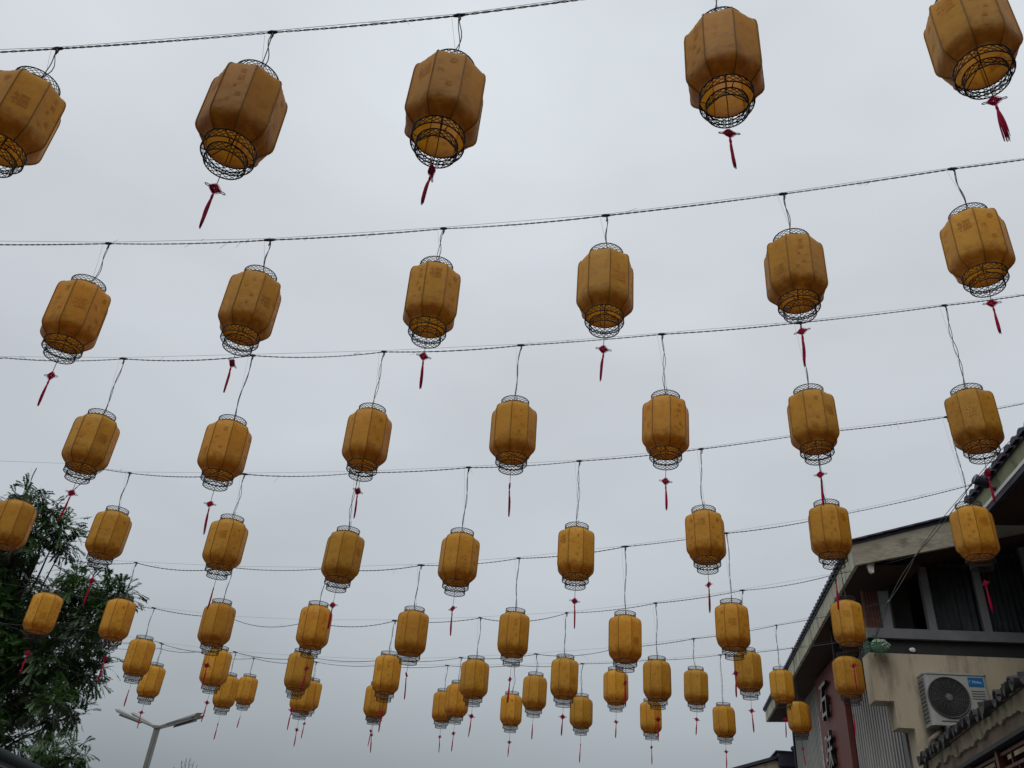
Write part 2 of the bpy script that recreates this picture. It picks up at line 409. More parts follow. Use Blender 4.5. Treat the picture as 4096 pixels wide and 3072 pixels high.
# room behind the window: back wall, floor and side wall of a dark room
hb(MB().prism([(3.14, 4.9), (9.5, 4.9), (9.5, 7.8), (3.14, 6.05)], 1, YG + 2.6, YG + 2.7).box(3.14, 9.5, YG + 0.40, YG + 2.6, 4.80, 4.90), 'room', M['interior'])
# street side wall, slats, sign recess
hb(MB().box(XS + 0.08, XS + 0.35, YG + 0.395, 23.7, 0, 5.95), 'street_wall', M['slat_back'])
y = 13.42
while y < 23.62:
    if not (16.55 < y < 19.35):
        hb(MB().box(XS, XS + 0.078, y, y + 0.075, 0.3, 5.80), 'slat', M['slat'])
    y += 0.17
hb(MB().box(XS - 0.03, XS + 0.079, 13.20, 13.40, 0.0, 3.745), 'corner_post', M['frame'])
hb(MB().box(XS - 0.01, XS + 0.079, 16.40, 16.48, 0.3, 5.60), 'slat_trim', M['slat'])
hb(MB().box(XS - 0.02, XS + 0.30, 23.72, 23.80, 0, 6.0), 'corner_trim', M['roofblue'])
# roof slab, soffits, fascias
def ze(y): return 6.195 - (y - 12.2) * 0.0245
def rz(x, y): return ze(y) + 0.2805 * (x - XE)
Y2 = 24.3
rf = MB()
rf.hexa([(XE - 0.02, YV - 0.03, rz(XE - 0.02, YV)), (9.5, YV - 0.03, rz(9.5, YV)), (9.5, Y2, rz(9.5, Y2)), (XE - 0.02, Y2, rz(XE - 0.02, Y2)),
         (XE - 0.02, YV - 0.03, rz(XE - 0.02, YV) + 0.05), (9.5, YV - 0.03, rz(9.5, YV) + 0.05), (9.5, Y2, rz(9.5, Y2) + 0.05), (XE - 0.02, Y2, rz(XE - 0.02, Y2) + 0.05)])
roof = hb(rf, 'roof', M['roofblue'])
# cover tile courses running up the slope, and stepped verge tiles
ct = MB(); nseg = 6
for i in range(2):
    x = (0, 6.5)[i]
    for k in range(nseg + 1):
        a = math.pi * k / nseg
        ct.v.append((x, 0.075 * math.cos(a), 0.2805 * x + 0.075 * math.sin(a)))
for k in range(nseg):
    ct.f.append([k, k + 1, nseg + 1 + k + 1, nseg + 1 + k]); ct.sm.append(True)
ct.f.append(list(range(nseg + 1))); ct.sm.append(False)
ctm = ct.mesh('tile_course', M['roofblue'])
y = YV + 0.06
while y < Y2:
    obj('tile_course', ctm, roof, Vector((XE - 0.05, y, rz(XE - 0.05, y) + 0.045)) - HO)
    y += 0.2
vt = MB().hexa([(0, 0, 0.01), (0.26, 0, 0.0), (0.26, 0.16, 0.0), (0, 0.16, 0.01), (0, 0, 0.028), (0.26, 0, 0.012), (0.26, 0.16, 0.012), (0, 0.16, 0.028)])
vtm = vt.mesh('verge_tile', M['roofblue'])
x = XE - 0.03
while x < 9.0:
    obj('verge_tile', vtm, roof, Vector((x, YV - 0.085, rz(x, YV) + 0.045)) - HO, (0, -math.atan(0.2805), 0))
    x += 0.232
# verge fascia (peeling) facing the camera
fa = MB(); nn = 40
def fb(x): return 5.875 + 0.2318 * (x - 2.94)
fa.prism([(XE - 0.005, rz(XE, YV) - 0.004), (9.3, rz(9.3, YV) - 0.004), (9.3, fb(9.3)), (XE - 0.005, fb(XE))], 1, YV - 0.02, YV + 0.05)
hb(fa, 'verge_fascia', M['fascia'])
# peeling paint flakes curling off the verge fascia
for k in range(0):
    x = 3.1 + rnd.random() * 1.9; zz = fb(x) + (rz(x, YV) - fb(x)) * rnd.uniform(0.25, 0.85)
    s_ = rnd.uniform(0.05, 0.13); q = MB(); n = 7; pts = []
    for i in range(n):
        a = 2 * math.pi * i / n
        pts.append((x + s_ * 1.7 * math.cos(a) * rnd.uniform(0.6, 1), YV - 0.0225 - (0.015 * rnd.random() if math.sin(a) < 0 else 0.001), zz + 0.22 * s_ * math.cos(a) + s_ * 0.32 * math.sin(a)))
    q.add([(x, YV - 0.027, zz)] + pts, [(0, i + 1, (i + 1) % n + 1) for i in range(n)])
    hb(q, 'paint_flake', M['fascia'])
# eave fascia along the street
ef = MB()
prof = [(12.25, 5.885), (14.0, 5.86), (16.0, 5.80), (18.5, 5.735), (21.2, 5.69), (24.2, 5.63)]
vv = []
for (yy, zb) in prof:
    zt = ze(yy) - 0.01
    vv += [(XE, yy, zb), (XE, yy, zt), (XE + 0.05, yy, zb), (XE + 0.05, yy, zt)]
ff = []
for i in range(len(prof) - 1):
    a, b = 4 * i, 4 * i + 4
    ff += [(a, b, b + 1, a + 1), (a + 2, a + 3, b + 3, b + 2), (a, a + 2, b + 2, b), (a + 1, b + 1, b + 3, a + 3)]
ff += [(0, 1, 3, 2), (20, 22, 23, 21)]
ef.add(vv, ff)
hb(ef, 'eave_fascia', M['streaky'])
hb(MB().hexa([(XE + 0.002, 24.205, 5.63), (XS + 0.4, 24.205, 5.68), (XS + 0.4, 24.25, 5.68), (XE + 0.002, 24.25, 5.63), (XE + 0.002, 24.205, 5.86), (XS + 0.4, 24.205, 5.96), (XS + 0.4, 24.25, 5.96), (XE + 0.002, 24.25, 5.86)]), 'eave_end_board', M['streaky'])
sf = MB()
for i in range(len(prof) - 1):
    (ya, za), (yb, zb) = prof[i], prof[i + 1]
    sf.add([(XE + 0.052, ya, za + 0.012), (XE + 0.052, yb, zb + 0.012), (XS + 0.33, yb, zb + 0.05), (XS + 0.33, ya, za + 0.05)], [(0, 1, 2, 3)])
hb(sf, 'eave_soffit', M['soffit'])
sv = MB().add([(XE + 0.05, YV + 0.052, fb(XE) + 0.012), (9.3, YV + 0.052, fb(9.3) + 0.012), (9.3, YG + 2.58, fb(9.3) + 0.02), (XE + 0.05, YG + 2.58, fb(XE) + 0.02)], [(0, 1, 2, 3)])
hb(sv, 'verge_soffit', M['soffit'])

# air conditioner on the gable wall
ac = thing('air_conditioner', 'grey white air conditioner outdoor unit with round dark fan on the beige wall', 'air conditioner', (4.1, 12.6, 3.745))
AO = Vector((4.1, 12.6, 3.745))
def ab(mb, name, m, parent=None):
    mb.v = [tuple(Vector(p) - AO) for p in mb.v]
    return mb.build(name, m, parent or ac)
x0, x1, yf, yb_, z0, z1 = 3.70, 4.50, 12.42, 12.76, 3.77, 4.425
bw = MB(); rr = 0.05
poly = [(x0, yb_), (x0, yf + rr)] + [(x0 + rr - rr * math.cos(a), yf + rr - rr * math.sin(a)) for a in (0.4, 0.8, 1.2)] + [(x0 + rr, yf), (x1 - rr, yf)] + [(x1 - rr + rr * math.sin(a), yf + rr - rr * math.cos(a)) for a in (0.4, 0.8, 1.2)] + [(x1, yf + rr), (x1, yb_)]
bw.prism(poly, 2, z0, z1 - 0.01)
cas = ab(bw, 'casing', M['ac'])
ab(MB().prism([(x0 - 0.012, yb_ + 0.01), (x0 - 0.012, yf + 0.03), (x0 + 0.03, yf - 0.012), (x1 - 0.03, yf - 0.012), (x1 + 0.012, yf + 0.03), (x1 + 0.012, yb_ + 0.01)], 2, z1 - 0.009, z1 + 0.012), 'lid', M['ac'])
ab(MB().prism([(x0 - 0.012, yb_ + 0.01), (x0 - 0.012, yf + 0.03), (x0 + 0.03, yf - 0.012), (x1 - 0.03, yf - 0.012), (x1 + 0.012, yf + 0.03), (x1 + 0.012, yb_ + 0.01)], 2, z0 - 0.025, z0 - 0.001), 'base_tray', M['ac'])
ab(MB().box(x0 - 0.006, x0 - 0.001, yf + 0.09, yb_ - 0.02, z0 + 0.04, z1 - 0.05), 'coil', M['ac_fin'])
for k in range(11):
    zz = z0 + 0.05 + k * 0.052
    ab(MB().box(x0 - 0.016, x0 - 0.007, yf + 0.085, yb_ - 0.015, zz, zz + 0.008), 'side_grille_bar', M['ac'])
fcx, fcz, fr = 3.965, 4.112, 0.258
def fring(mb, r, rt, y):
    n = 36
    return mb.tube([(fcx + r * math.cos(2 * math.pi * i / n), y, fcz + r * math.sin(2 * math.pi * i / n)) for i in range(n)], rt, 5, closed=True)
fd = MB(); n = 36
fd.add([(fcx, yf - 0.003, fcz)] + [(fcx + fr * math.cos(2 * math.pi * i / n), yf - 0.003, fcz + fr * math.sin(2 * math.pi * i / n)) for i in range(n)], [(0, (i + 1) % n + 1, i + 1) for i in range(n)])
ab(fd, 'fan_well', M['frame_dark'])
gr = MB(); fring(gr, fr + 0.004, 0.011, yf - 0.012)
for k in range(9): fring(gr, 0.058 + k * 0.0225, 0.0032, yf - 0.022 + 0.0011 * k)
for k in range(16):
    a = 2 * math.pi * k / 16
    gr.tube([(fcx + 0.05 * math.cos(a), yf - 0.019, fcz + 0.05 * math.sin(a)), (fcx + fr * math.cos(a + 0.25), yf - 0.010, fcz + fr * math.sin(a + 0.25))], 0.003, 4)
ab(gr, 'fan_guard', M['ac_dark'])
hubm = MB(); hubm.add([(fcx, yf - 0.031, fcz)] + [(fcx + 0.045 * math.cos(2 * math.pi * i / 20), yf - 0.028, fcz + 0.045 * math.sin(2 * math.pi * i / 20)) for i in range(20)] + [(fcx + 0.048 * math.cos(2 * math.pi * i / 20), yf - 0.018, fcz + 0.048 * math.sin(2 * math.pi * i / 20)) for i in range(20)],
       [(0, (i + 1) % 20 + 1, i + 1) for i in range(20)] + [(i + 1, (i + 1) % 20 + 1, (i + 1) % 20 + 21, i + 21) for i in range(20)])
ab(hubm, 'fan_hub', M['ac_fin'])
bd = ab(MB().box(4.252, 4.447, yf - 0.006, yf - 0.0005, 4.268, 4.388), 'badge', M['blue'])
tm = text_mesh('Midea', 0.050, M['badge_text'], 0.0006)
to = obj('badge_lettering', tm, bd, Vector((4.362, yf - 0.0075, 4.325)) - AO, (R(90), 0, 0))
swm = MB().tube([(4.268 + 0.014 * math.cos(a) * 1.2 + 0.012, yf - 0.0075, 4.33 + 0.020 * math.sin(a)) for a in [0.6 + i * 0.42 for i in range(11)]], 0.0022, 4)
ab(swm, 'badge_swoosh', M['badge_text'], bd)
for k, zz in enumerate((4.205, 4.172, 4.139, 4.106)):
    ab(MB().box(4.27, 4.44, yf - 0.0065, yf - 0.0005, zz, zz + 0.008), 'louvre_line', M['ac_fin'])
ab(MB().box(3.82, 4.20, yf - 0.005, yf - 0.0005, 3.795, 3.808), 'drain_slot', M['ac_dark'])
for xx in (3.86, 4.34):
    ab(MB().box(xx, xx + 0.04, 12.40, 12.795, z0 - 0.065, z0 - 0.027).hexa([(xx, 12.75, 3.40), (xx + 0.04, 12.75, 3.40), (xx + 0.04, 12.795, 3.40), (xx, 12.795, 3.40), (xx, 12.45, z0 - 0.066), (xx + 0.04, 12.45, z0 - 0.066), (xx + 0.04, 12.50, z0 - 0.066), (xx, 12.50, z0 - 0.066)]), 'bracket', M['frame'])
ab(MB().tube([(3.86, 12.55, 3.745), (3.78, 12.52, 3.66), (3.66, 12.52, 3.57), (3.585, 12.54, 3.44), (3.56, 12.60, 3.25), (3.57, 12.72, 2.6), (3.60, 12.74, 0.2)], 0.030, 7), 'pipe', M['pipe'])
ab(MB().tube([(3.90, 12.60, 3.745), (3.87, 12.68, 3.55), (3.76, 12.72, 3.42), (3.72, 12.74, 3.2), (3.71, 12.74, 2.0)], 0.018, 6), 'hose', M['wire'])
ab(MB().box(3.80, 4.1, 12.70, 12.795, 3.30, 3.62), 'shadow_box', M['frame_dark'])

# sign board with raised characters on the slatted side
sg = thing('sign_board', 'tall maroon sign board with raised white characters on the slatted wall', 'sign', (XS - 0.02, 17.95, 1.2))
SO = Vector((XS - 0.02, 17.95, 1.2))
def sb(mb, name, m):
    mb.v = [tuple(Vector(p) - SO) for p in mb.v]
    return mb.build(name, m, sg)
sb(MB().box(XS - 0.10, XS - 0.002, 16.60, 19.28, 1.2, 5.70), 'board', M['sign'])
te = MB(); zc = 1.3
while zc < 4.95:
    h_ = rnd.uniform(0.05, 0.16); o_ = rnd.uniform(0.01, 0.055)
    te.box(XS - 0.108, XS - 0.003, 19.282, 19.285 + o_, zc, zc + h_)
    zc += h_ + rnd.uniform(0.0, 0.05)
sb(te, 'torn_edge', M['white'])
for ch, zc, sz in (('石', 5.04, 0.78), ('味', 4.08, 0.78), ('坊', 3.12, 0.78), ('房', 2.16, 0.78)):
    me = text_mesh(ch, sz, M['char'], 0.035, shear=0.18, offset=0.004)
    me.materials.append(M['black'])
    for p_ in me.polygons:
        if abs(p_.normal.z) < 0.5: p_.material_index = 1
    obj('character', me, sg, Vector((XS - 0.16, 18.2, zc)) - SO, (R(90), 0, R(-90)))
    for yy in (17.95, 18.4):
        sb(MB().box(XS - 0.13, XS - 0.10, yy, yy + 0.03, zc - 0.05, zc), 'stud', M['black'])

# ------------------------------------------------------------------ neighbouring house: high eave running towards the camera
nb = thing('neighbour_house', 'neighbouring house with scalloped tile eave and brown soffit at the right edge', 'house', (7.2, 7.0, 0))
NO = Vector((7.2, 7.0, 0))
def nbd(mb, name, m, parent=None):
    mb.v = [tuple(Vector(p) - NO) for p in mb.v]
    return mb.build(name, m, parent or nb)
XR = 4.647
nbd(MB().box(5.7, 9.0, 1.0, 11.9, 0, 6.46), 'wall', M['beige'])
nbd(MB().box(XR + 0.10, 5.72, 1.0, 11.98, 6.46, 6.49), 'soffit', M['soffit'])
nbd(MB().box(XR + 0.03, XR + 0.09, 1.0, 12.0, 6.585, 6.82), 'fascia', M['greenfascia'])
nbd(MB().box(XR + 0.01, XR + 0.08, 1.0, 12.01, 6.535, 6.583), 'white_trim', M['white'])
nbd(MB().box(XR + 0.02, XR + 0.095, 1.0, 12.005, 6.462, 6.533), 'gutter_strip', M['roofblue'])
nr = nbd(MB().hexa([(XR, 0.95, 6.80), (9, 0.95, 8.2), (9, 12.05, 8.2), (XR, 12.05, 6.80), (XR, 0.95, 6.85), (9, 0.95, 8.25), (9, 12.05, 8.25), (XR, 12.05, 6.85)]), 'roof', M['roofblue'])
rt = MB(); ns = 8
for i in range(2):
    x = (0, 2.6)[i]
    for k in range(ns + 1):
        a = math.pi * k / ns
        rt.v.append((x, 0.09 * math.cos(a), 0.321 * x + 0.085 * math.sin(a)))
for k in range(ns):
    rt.f.append([k, k + 1, ns + 2 + k, ns + 1 + k]); rt.sm.append(True)
rt.f.append(list(range(ns + 1))); rt.sm.append(False)
rtm = rt.mesh('roof_tile', M['roofblue'])
y = 11.95
while y > 1.2:
    obj('roof_tile', rtm, nr, Vector((XR - 0.06, y, 6.815)) - NO); y -= 0.235
fl = thing('floodlight', 'small cylindrical spotlight fixed at the end of the scalloped eave', 'spotlight', (XR, 11.1, 6.62))
FO = Vector((XR, 11.1, 6.62))
def flb(mb, name, m):
    mb.v = [tuple(Vector(p) - FO) for p in mb.v]; return mb.build(name, m, fl)
ax0, ax1 = Vector((4.40, 11.0, 6.74)), Vector((4.58, 11.05, 6.67))
flb(MB().tube([ax0, ax0.lerp(ax1, 0.12), ax1], [0.075, 0.07, 0.055], 14), 'housing', M['roofblue'])
flb(MB().tube([ax0 + Vector((-0.004, 0, 0.0015)), ax0 + Vector((0.006, 0, -0.002))], 0.064, 14), 'lens', M['lamp_under'])
flb(MB().tube([ax1, (4.66, 11.1, 6.62), (4.68, 11.1, 6.66)], 0.018, 6), 'bracket', M['roofblue'])

# ------------------------------------------------------------------ low shop eave in the bottom right corner
sh = thing('shop_front', 'low shop front with grey clay tile eave and red brown lattice at bottom right', 'shop', (3.129, 7.8, 0), R(-5.5))
SH = Vector((3.129, 7.8, 0))
def shb(mb, name, m, parent=None):
    mb.v = [tuple(Vector(p) - SH) for p in mb.v]; return mb.build(name, m, parent or sh)
XL = 3.129
# plaster fascia with a broken lower edge
pts = []; y = 4.5
while y <= 12.75:
    pts.append((y, 3.165 + 0.022 * math.sin(y * 2.3) + 0.012 * math.sin(y * 9.1) + rnd.uniform(-0.022, 0.018))); y += 0.07
pf = MB()
poly = [(12.3, 3.30), (4.5, 3.30)] + pts
pv = [(XL, p[0], p[1]) for p in pts] + [(XL, p[0], 3.30) for p in pts] + [(XL + 0.05, p[0], p[1]) for p in pts]
n = len(pts)
pf.add(pv, [(i, i + 1, n + i + 1, n + i) for i in range(n - 1)] + [(i, 2 * n + i, 2 * n + i + 1, i + 1) for i in range(n - 1)])
shb(pf, 'plaster_fascia', M['plaster'])
shb(MB().box(XL + 0.03, XL + 0.16, 4.5, 12.75, 3.052, 3.295), 'worn_band', M['band'])
shb(MB().box(XL + 0.015, XL + 0.16, 4.5, 12.75, 3.012, 3.05), 'head_beam', M['frame_dark'])
shb(MB().box(XL + 0.30, XL + 0.40, 4.5, 12.75, 0, 3.01), 'back_wall', M['interior'])
shb(MB().hexa([(XL - 0.02, 4.5, 3.305), (XL + 1.0, 4.5, 3.46), (XL + 1.0, 12.2, 3.46), (XL - 0.02, 12.75, 3.305), (XL - 0.02, 4.5, 3.325), (XL + 1.0, 4.5, 3.48), (XL + 1.0, 12.2, 3.48), (XL - 0.02, 12.75, 3.325)]), 'roof_board', M['band'])
# curved clay tiles: convex cover tiles and concave pan tiles with drooping lips
def arc_tile(r, th, L_, up, lip):
    b = MB(); ns = 8; rows = 4
    for side in (0, 1):
        q = r - th * side
        for j in range(rows + 1):
            x = L_ * j / rows
            rj = q * (1.0 - 0.10 * j / rows)
            for k in range(ns + 1):
                a = math.pi * (0.06 + 0.88 * k / ns)
                zz = rj * math.sin(a) if up else -rj * math.sin(a) * 0.75
                dz = -lip * (math.sin(a) ** 2) if j == 0 else 0
                b.v.append((x - (0.02 if j == 0 and lip else 0), rj * math.cos(a), zz + 0.18 * x + dz))
    W_ = ns + 1; S_ = (rows + 1) * W_
    for j in range(rows):
        for k in range(ns):
            i = j * W_ + k
            b.f.append([i, i + 1, i + W_ + 1, i + W_]); b.sm.append(True)
            b.f.append([S_ + i, S_ + i + W_, S_ + i + W_ + 1, S_ + i + 1]); b.sm.append(True)
    for k in range(ns):
        b.f.append([k, S_ + k, S_ + k + 1, k + 1]); b.sm.append(False)
    return b
cov = arc_tile(0.082, 0.016, 0.42, True, 0.0).mesh('cover_tile', M['tile'])
pan = arc_tile(0.105, 0.016, 0.42, False, 0.05).mesh('pan_tile', M['tile'])
y = 4.7; k = 0
while y < 12.7:
    for j in range(3 if y < 12.0 else 1):
        jx, jz = rnd.uniform(-0.02, 0.02), rnd.uniform(-0.01, 0.012)
        obj('cover_tile', cov, sh, Vector((XL - 0.06 + j * 0.27 + jx * 1.8, y + rnd.uniform(-0.02, 0.02), 3.325 + j * (0.18 * 0.27 + 0.004) + jz)) - SH, (rnd.uniform(-0.2, 0.2), rnd.uniform(-0.07, 0.07), rnd.uniform(-0.12, 0.12)), (1, rnd.uniform(0.85, 1.1), rnd.uniform(0.75, 1.1)))
    obj('pan_tile', pan, sh, Vector((XL - 0.08 + rnd.uniform(-0.03, 0.03), y + 0.125, 3.385 + rnd.uniform(-0.018, 0.01))) - SH, (rnd.uniform(-0.14, 0.14), rnd.uniform(-0.05, 0.05), rnd.uniform(-0.1, 0.1)), (1, rnd.uniform(0.85, 1.05), rnd.uniform(0.8, 1.1)))
    y += 0.25
# lattice panels
y = 4.6
while y < 12.2:
    shb(MB().box(XL + 0.06, XL + 0.15, y, y + 0.09, 0, 3.01), 'post', M['wood'])
    ya, yb = y + 0.095, min(y + 1.20, 12.25)
    for zz in (2.955, 2.82, 2.62, 2.32, 2.02):
        shb(MB().box(XL + 0.085, XL + 0.12, ya, yb, zz, zz + 0.028), 'lattice_rail', M['wood'])
    for q in range(1, 6):
        yy = ya + (yb - ya) * q / 6
        lo, hi = ((2.65, 2.82), (2.35, 2.62), (2.05, 2.32))[q % 3]
        shb(MB().box(XL + 0.09, XL + 0.115, yy - 0.012, yy + 0.012, lo, hi), 'lattice_bar', M['wood'])
        lo, hi = ((2.35, 2.62), (2.848, 2.955), (2.65, 2.82))[q % 3]
        shb(MB().box(XL + 0.09, XL + 0.115, yy - 0.012, yy + 0.012, lo, hi), 'lattice_bar', M['wood'])
    y += 1.2

# ------------------------------------------------------------------ far gatehouse roof between lanterns and slatted wall
gh = thing('far_house', 'far low house with dark ridge block and ball finial behind the slatted wall', 'house', (3.0, 26.0, 0))
GO = Vector((3.0, 26.0, 0))
def ghb(mb, name, m):
    mb.v = [tuple(Vector(p) - GO) for p in mb.v]; return mb.build(name, m, gh)
ghb(MB().prism([(0.5, 0), (4.2, 0), (4.2, 4.60), (3.18, 4.78), (2.1, 4.42), (0.5, 3.88)], 1, 25.0, 27.0), 'wall', M['beige'])
ghb(MB().prism([(0.4, 3.90), (2.1, 4.46), (3.25, 4.82), (3.25, 4.90), (2.1, 4.54), (0.4, 3.98)], 1, 24.9, 27.1), 'roof', M['roofblue'])
ghb(MB().box(3.27, 4.0, 24.75, 27.0, 4.62, 4.965).box(3.20, 4.05, 24.7, 27.05, 4.967, 5.0), 'ridge_block', M['roofblue'])
ghb(MB().box(3.35, 3.95, 24.8, 26.9, 0, 4.618), 'pillar', M['frame_dark'])
ghb(MB().lathe([(0.0, 5.0), (0.05, 5.005), (0.03, 5.03), (0.075, 5.07), (0.085, 5.11), (0.06, 5.16), (0.0, 5.18)], 14, 3.72, 25.0), 'ball_finial', M['roofblue'])

# ------------------------------------------------------------------ stall canopy, lower left
ca = thing('stall_canopy', 'dark navy canopy edge with grey green rim in the lower left corner', 'canopy', (-6.6, 6.6, 0))
CO = Vector((-6.6, 6.6, 0))
def cab(mb, name, m):
    mb.v = [tuple(Vector(p) - CO) for p in mb.v]; return mb.build(name, m, ca)
edge = [(-4.35, 4.5, 2.150), (-4.66, 5.25, 2.140), (-4.95, 6.0, 2.123), (-5.25, 6.70, 2.105), (-5.53, 7.40, 2.085), (-5.90, 8.3, 2.05), (-6.35, 9.3, 2.0)]
rim = MB(); vv = []
for (x, y, z) in edge:
    vv += [(x, y, z), (x + 0.02, y + 0.01, z - 0.03), (x + 0.012, y + 0.005, z - 0.062), (x - 0.03, y - 0.012, z - 0.07)]
ff = []
for i in range(len(edge) - 1):
    for k in range(3):
        a = 4 * i + k; ff.append((a, a + 1, a + 5, a + 4))
rim.add(vv, ff, True); cab(rim, 'rim', M['rim'])
tp = MB(); vv = []
for (x, y, z) in edge:
    for k in range(6):
        t_ = k / 5; vv.append((x - 4.0 * t_, y - 1.6 * t_, z + 0.45 * math.sin(t_ * math.pi / 2 * 0.9) * 0.4))
tp.add(vv, [(6 * i + k, 6 * i + k + 1, 6 * i + k + 7, 6 * i + k + 6) for i in range(len(edge) - 1) for k in range(5)], True); cab(tp, 'canopy_sheet', M['navy'])
vl = MB(); vv = []
for (x, y, z) in edge: vv += [(x - 0.035, y - 0.014, z - 0.065), (x - 0.05, y - 0.02, z - 0.30)]
vl.add(vv, [(2 * i, 2 * i + 1, 2 * i + 3, 2 * i + 2) for i in range(len(edge) - 1)], True); cab(vl, 'valance', M['navy'])
cab(MB().tube([(x - 0.03, y - 0.012, z - 0.105) for (x, y, z) in edge], 0.007, 5), 'piping', M['lamp_metal'])
for (x, y) in ((-4.6, 4.7), (-6.35, 9.1), (-8.2, 3.2), (-9.9, 7.4)):
    cab(MB().tube([(x - 0.1, y, 0), (x - 0.1, y, 2.05)], 0.025, 8), 'post', M['frame'])

# ------------------------------------------------------------------ street lamp
sp_ = thing('street_lamp', 'grey street lamp with two wing shaped arms on one post', 'street lamp', (-11.70, 19.0, 0))
LO = Vector((-11.70, 19.0, 0))
def lb(mb, name, m, parent=None):
    mb.v = [tuple(Vector(p) - LO) for p in mb.v]; return mb.build(name, m, parent or sp_)
lb(MB().box(-11.75, -11.645, 18.95, 19.05, 0, 3.90), 'post', M['lamp_metal'])
lb(MB().box(-11.665, -11.655, 18.945, 18.949, 0.2, 3.88), 'post_groove', M['lamp_under'])
lb(MB().box(-11.78, -11.62, 18.92, 19.08, 3.88, 3.94), 'head_joint', M['lamp_metal'])
for s_, tipx, tipz in ((-1, -12.67, 4.20), (1, -10.67, 4.225)):
    for off, wd in ((-0.20, 0.11), (0.22, 0.11)):
        y0 = 19.0 + off
        rx = -11.70 + s_ * 0.06
        tx = tipx - s_ * (0.17 if off > 0 else 0.0)
        wing = MB().hexa([(rx, 19.0 + off * 0.3 - 0.03, 3.885), (tx, y0 - wd, tipz - 0.06), (tx + s_ * 0.02, y0 + wd, tipz - 0.03), (rx, 19.0 + off * 0.3 + 0.03, 3.89),
                          (rx, 19.0 + off * 0.3 - 0.03, 3.92), (tx + s_ * 0.07, y0 - wd, tipz + 0.01), (tx + s_ * 0.10, y0 + wd, tipz + 0.045), (rx, 19.0 + off * 0.3 + 0.03, 3.925)])
        wo_ = lb(wing, 'wing', M['lamp_metal'])
        a, b = 0.30, 0.92
        pa = Vector((rx, y0, 3.889)).lerp(Vector((tx, y0, tipz - 0.066)), a); pb = Vector((rx, y0, 3.889)).lerp(Vector((tx, y0, tipz - 0.066)), b)
        lb(MB().hexa([(pa.x, y0 - wd * 0.35, pa.z - 0.030), (pb.x, y0 - wd * 0.8, pb.z - 0.042), (pb.x, y0 + wd * 0.7, pb.z - 0.012), (pa.x, y0 + wd * 0.3, pa.z - 0.012),
                      (pa.x, y0 - wd * 0.35, pa.z + 0.01), (pb.x, y0 - wd * 0.8, pb.z + 0.0), (pb.x, y0 + wd * 0.7, pb.z + 0.02), (pa.x, y0 + wd * 0.3, pa.z + 0.02)]), 'diffuser', M['lamp_under'], wo_)

# ------------------------------------------------------------------ trees
def frond(b, o, dirv, length, pairs, droop, wl):
    dirv = dirv.normalized()
    side = dirv.cross(Vector((0, 0, 1)))
    if side.length < 0.1: side = Vector((1, 0, 0))
    side.normalize()
    side = (side + Vector((0, 0, rnd.uniform(-0.5, 0.5)))).normalized()
    p = o.copy(); prev = p.copy()
    d_ = dirv.copy()
    st = length / pairs
    for i in range(pairs):
        d_ = (d_ + Vector((0, 0, -droop / pairs))).normalized()
        p = prev + d_ * st
        t = (i + 0.5) / pairs
        ll = wl * math.sin(math.pi * min(1, 0.18 + 0.82 * (1 - abs(t - 0.42) * 1.35)))* rnd.uniform(0.8, 1.15)
        ll = max(ll, wl * 0.25)
        nrm = d_.cross(side).normalized()
        for s_ in (-1, 1):
            tip = prev + side * (s_ * ll) + d_ * (ll * 0.55) + nrm * (ll * rnd.uniform(-0.2, 0.1)) + Vector((0, 0, -ll * 0.25))
            mid = prev + (tip - prev) * 0.5
            wv = (d_ * 0.55 - side * s_ * 0.15).normalized() * (st * 0.60)
            b.add([prev, mid - wv, tip, mid + wv], [(0, 1, 2, 3)])
        prev = p
def make_tree(name, label, trunk_base, trunk_top, clusters, dens, fl, group=None, center=None):
    t = thing(name, label, 'tree', trunk_base, 0, group)
    TB = Vector(trunk_base)
    tr = MB(); top = Vector(trunk_top)
    path = [TB, TB.lerp(top, 0.35) + Vector((0.12, -0.05, 0)), TB.lerp(top, 0.7) + Vector((-0.05, 0.1, 0)), top]
    tr.tube([q - TB for q in path], [0.17, 0.13, 0.10, 0.06], 9)
    for (x, y, z, r) in clusters:
        c = Vector((x, y, z))
        hgt = max(0.25, min(0.98, (z - 1.2 - TB.z) / (top.z - TB.z) * 0.8))
        s = TB.lerp(top, hgt)
        m1 = s.lerp(c, 0.5) + Vector((rnd.uniform(-0.2, 0.2), rnd.uniform(-0.2, 0.2), rnd.uniform(0.0, 0.35)))
        tr.tube([s - TB, m1 - TB, c - TB], [0.034, 0.022, 0.009], 5)
        for q in range(4):
            e_ = c + Vector((rnd.gauss(0, 1), rnd.gauss(0, 1), rnd.gauss(0, 1))).normalized() * r * rnd.uniform(0.5, 0.95)
            tr.tube([m1.lerp(c, 0.7) - TB, c.lerp(e_, 0.4) - TB, e_ - TB], [0.016, 0.010, 0.004], 4)
    tr.build('trunk', M['bark'], t)
    b = MB()
    for (x, y, z, r) in clusters:
        c = Vector((x, y, z)) - TB
        n = int(max(8, dens * (r ** 2)))
        for q in range(n):
            u = Vector((rnd.gauss(0, 1), rnd.gauss(0, 1), rnd.gauss(0, 0.85))).normalized()
            o = c + u * r * (rnd.random() ** 0.5) * 0.85
            dv = (u + Vector((rnd.uniform(-0.5, 0.5), rnd.uniform(-0.5, 0.5), rnd.uniform(-0.35, 0.45))))
            frond(b, o, dv, fl * rnd.uniform(0.6, 1.15), 13, rnd.uniform(0.3, 1.2), fl * 0.21)
    b.build('crown', M['leaf'], t)
    return t
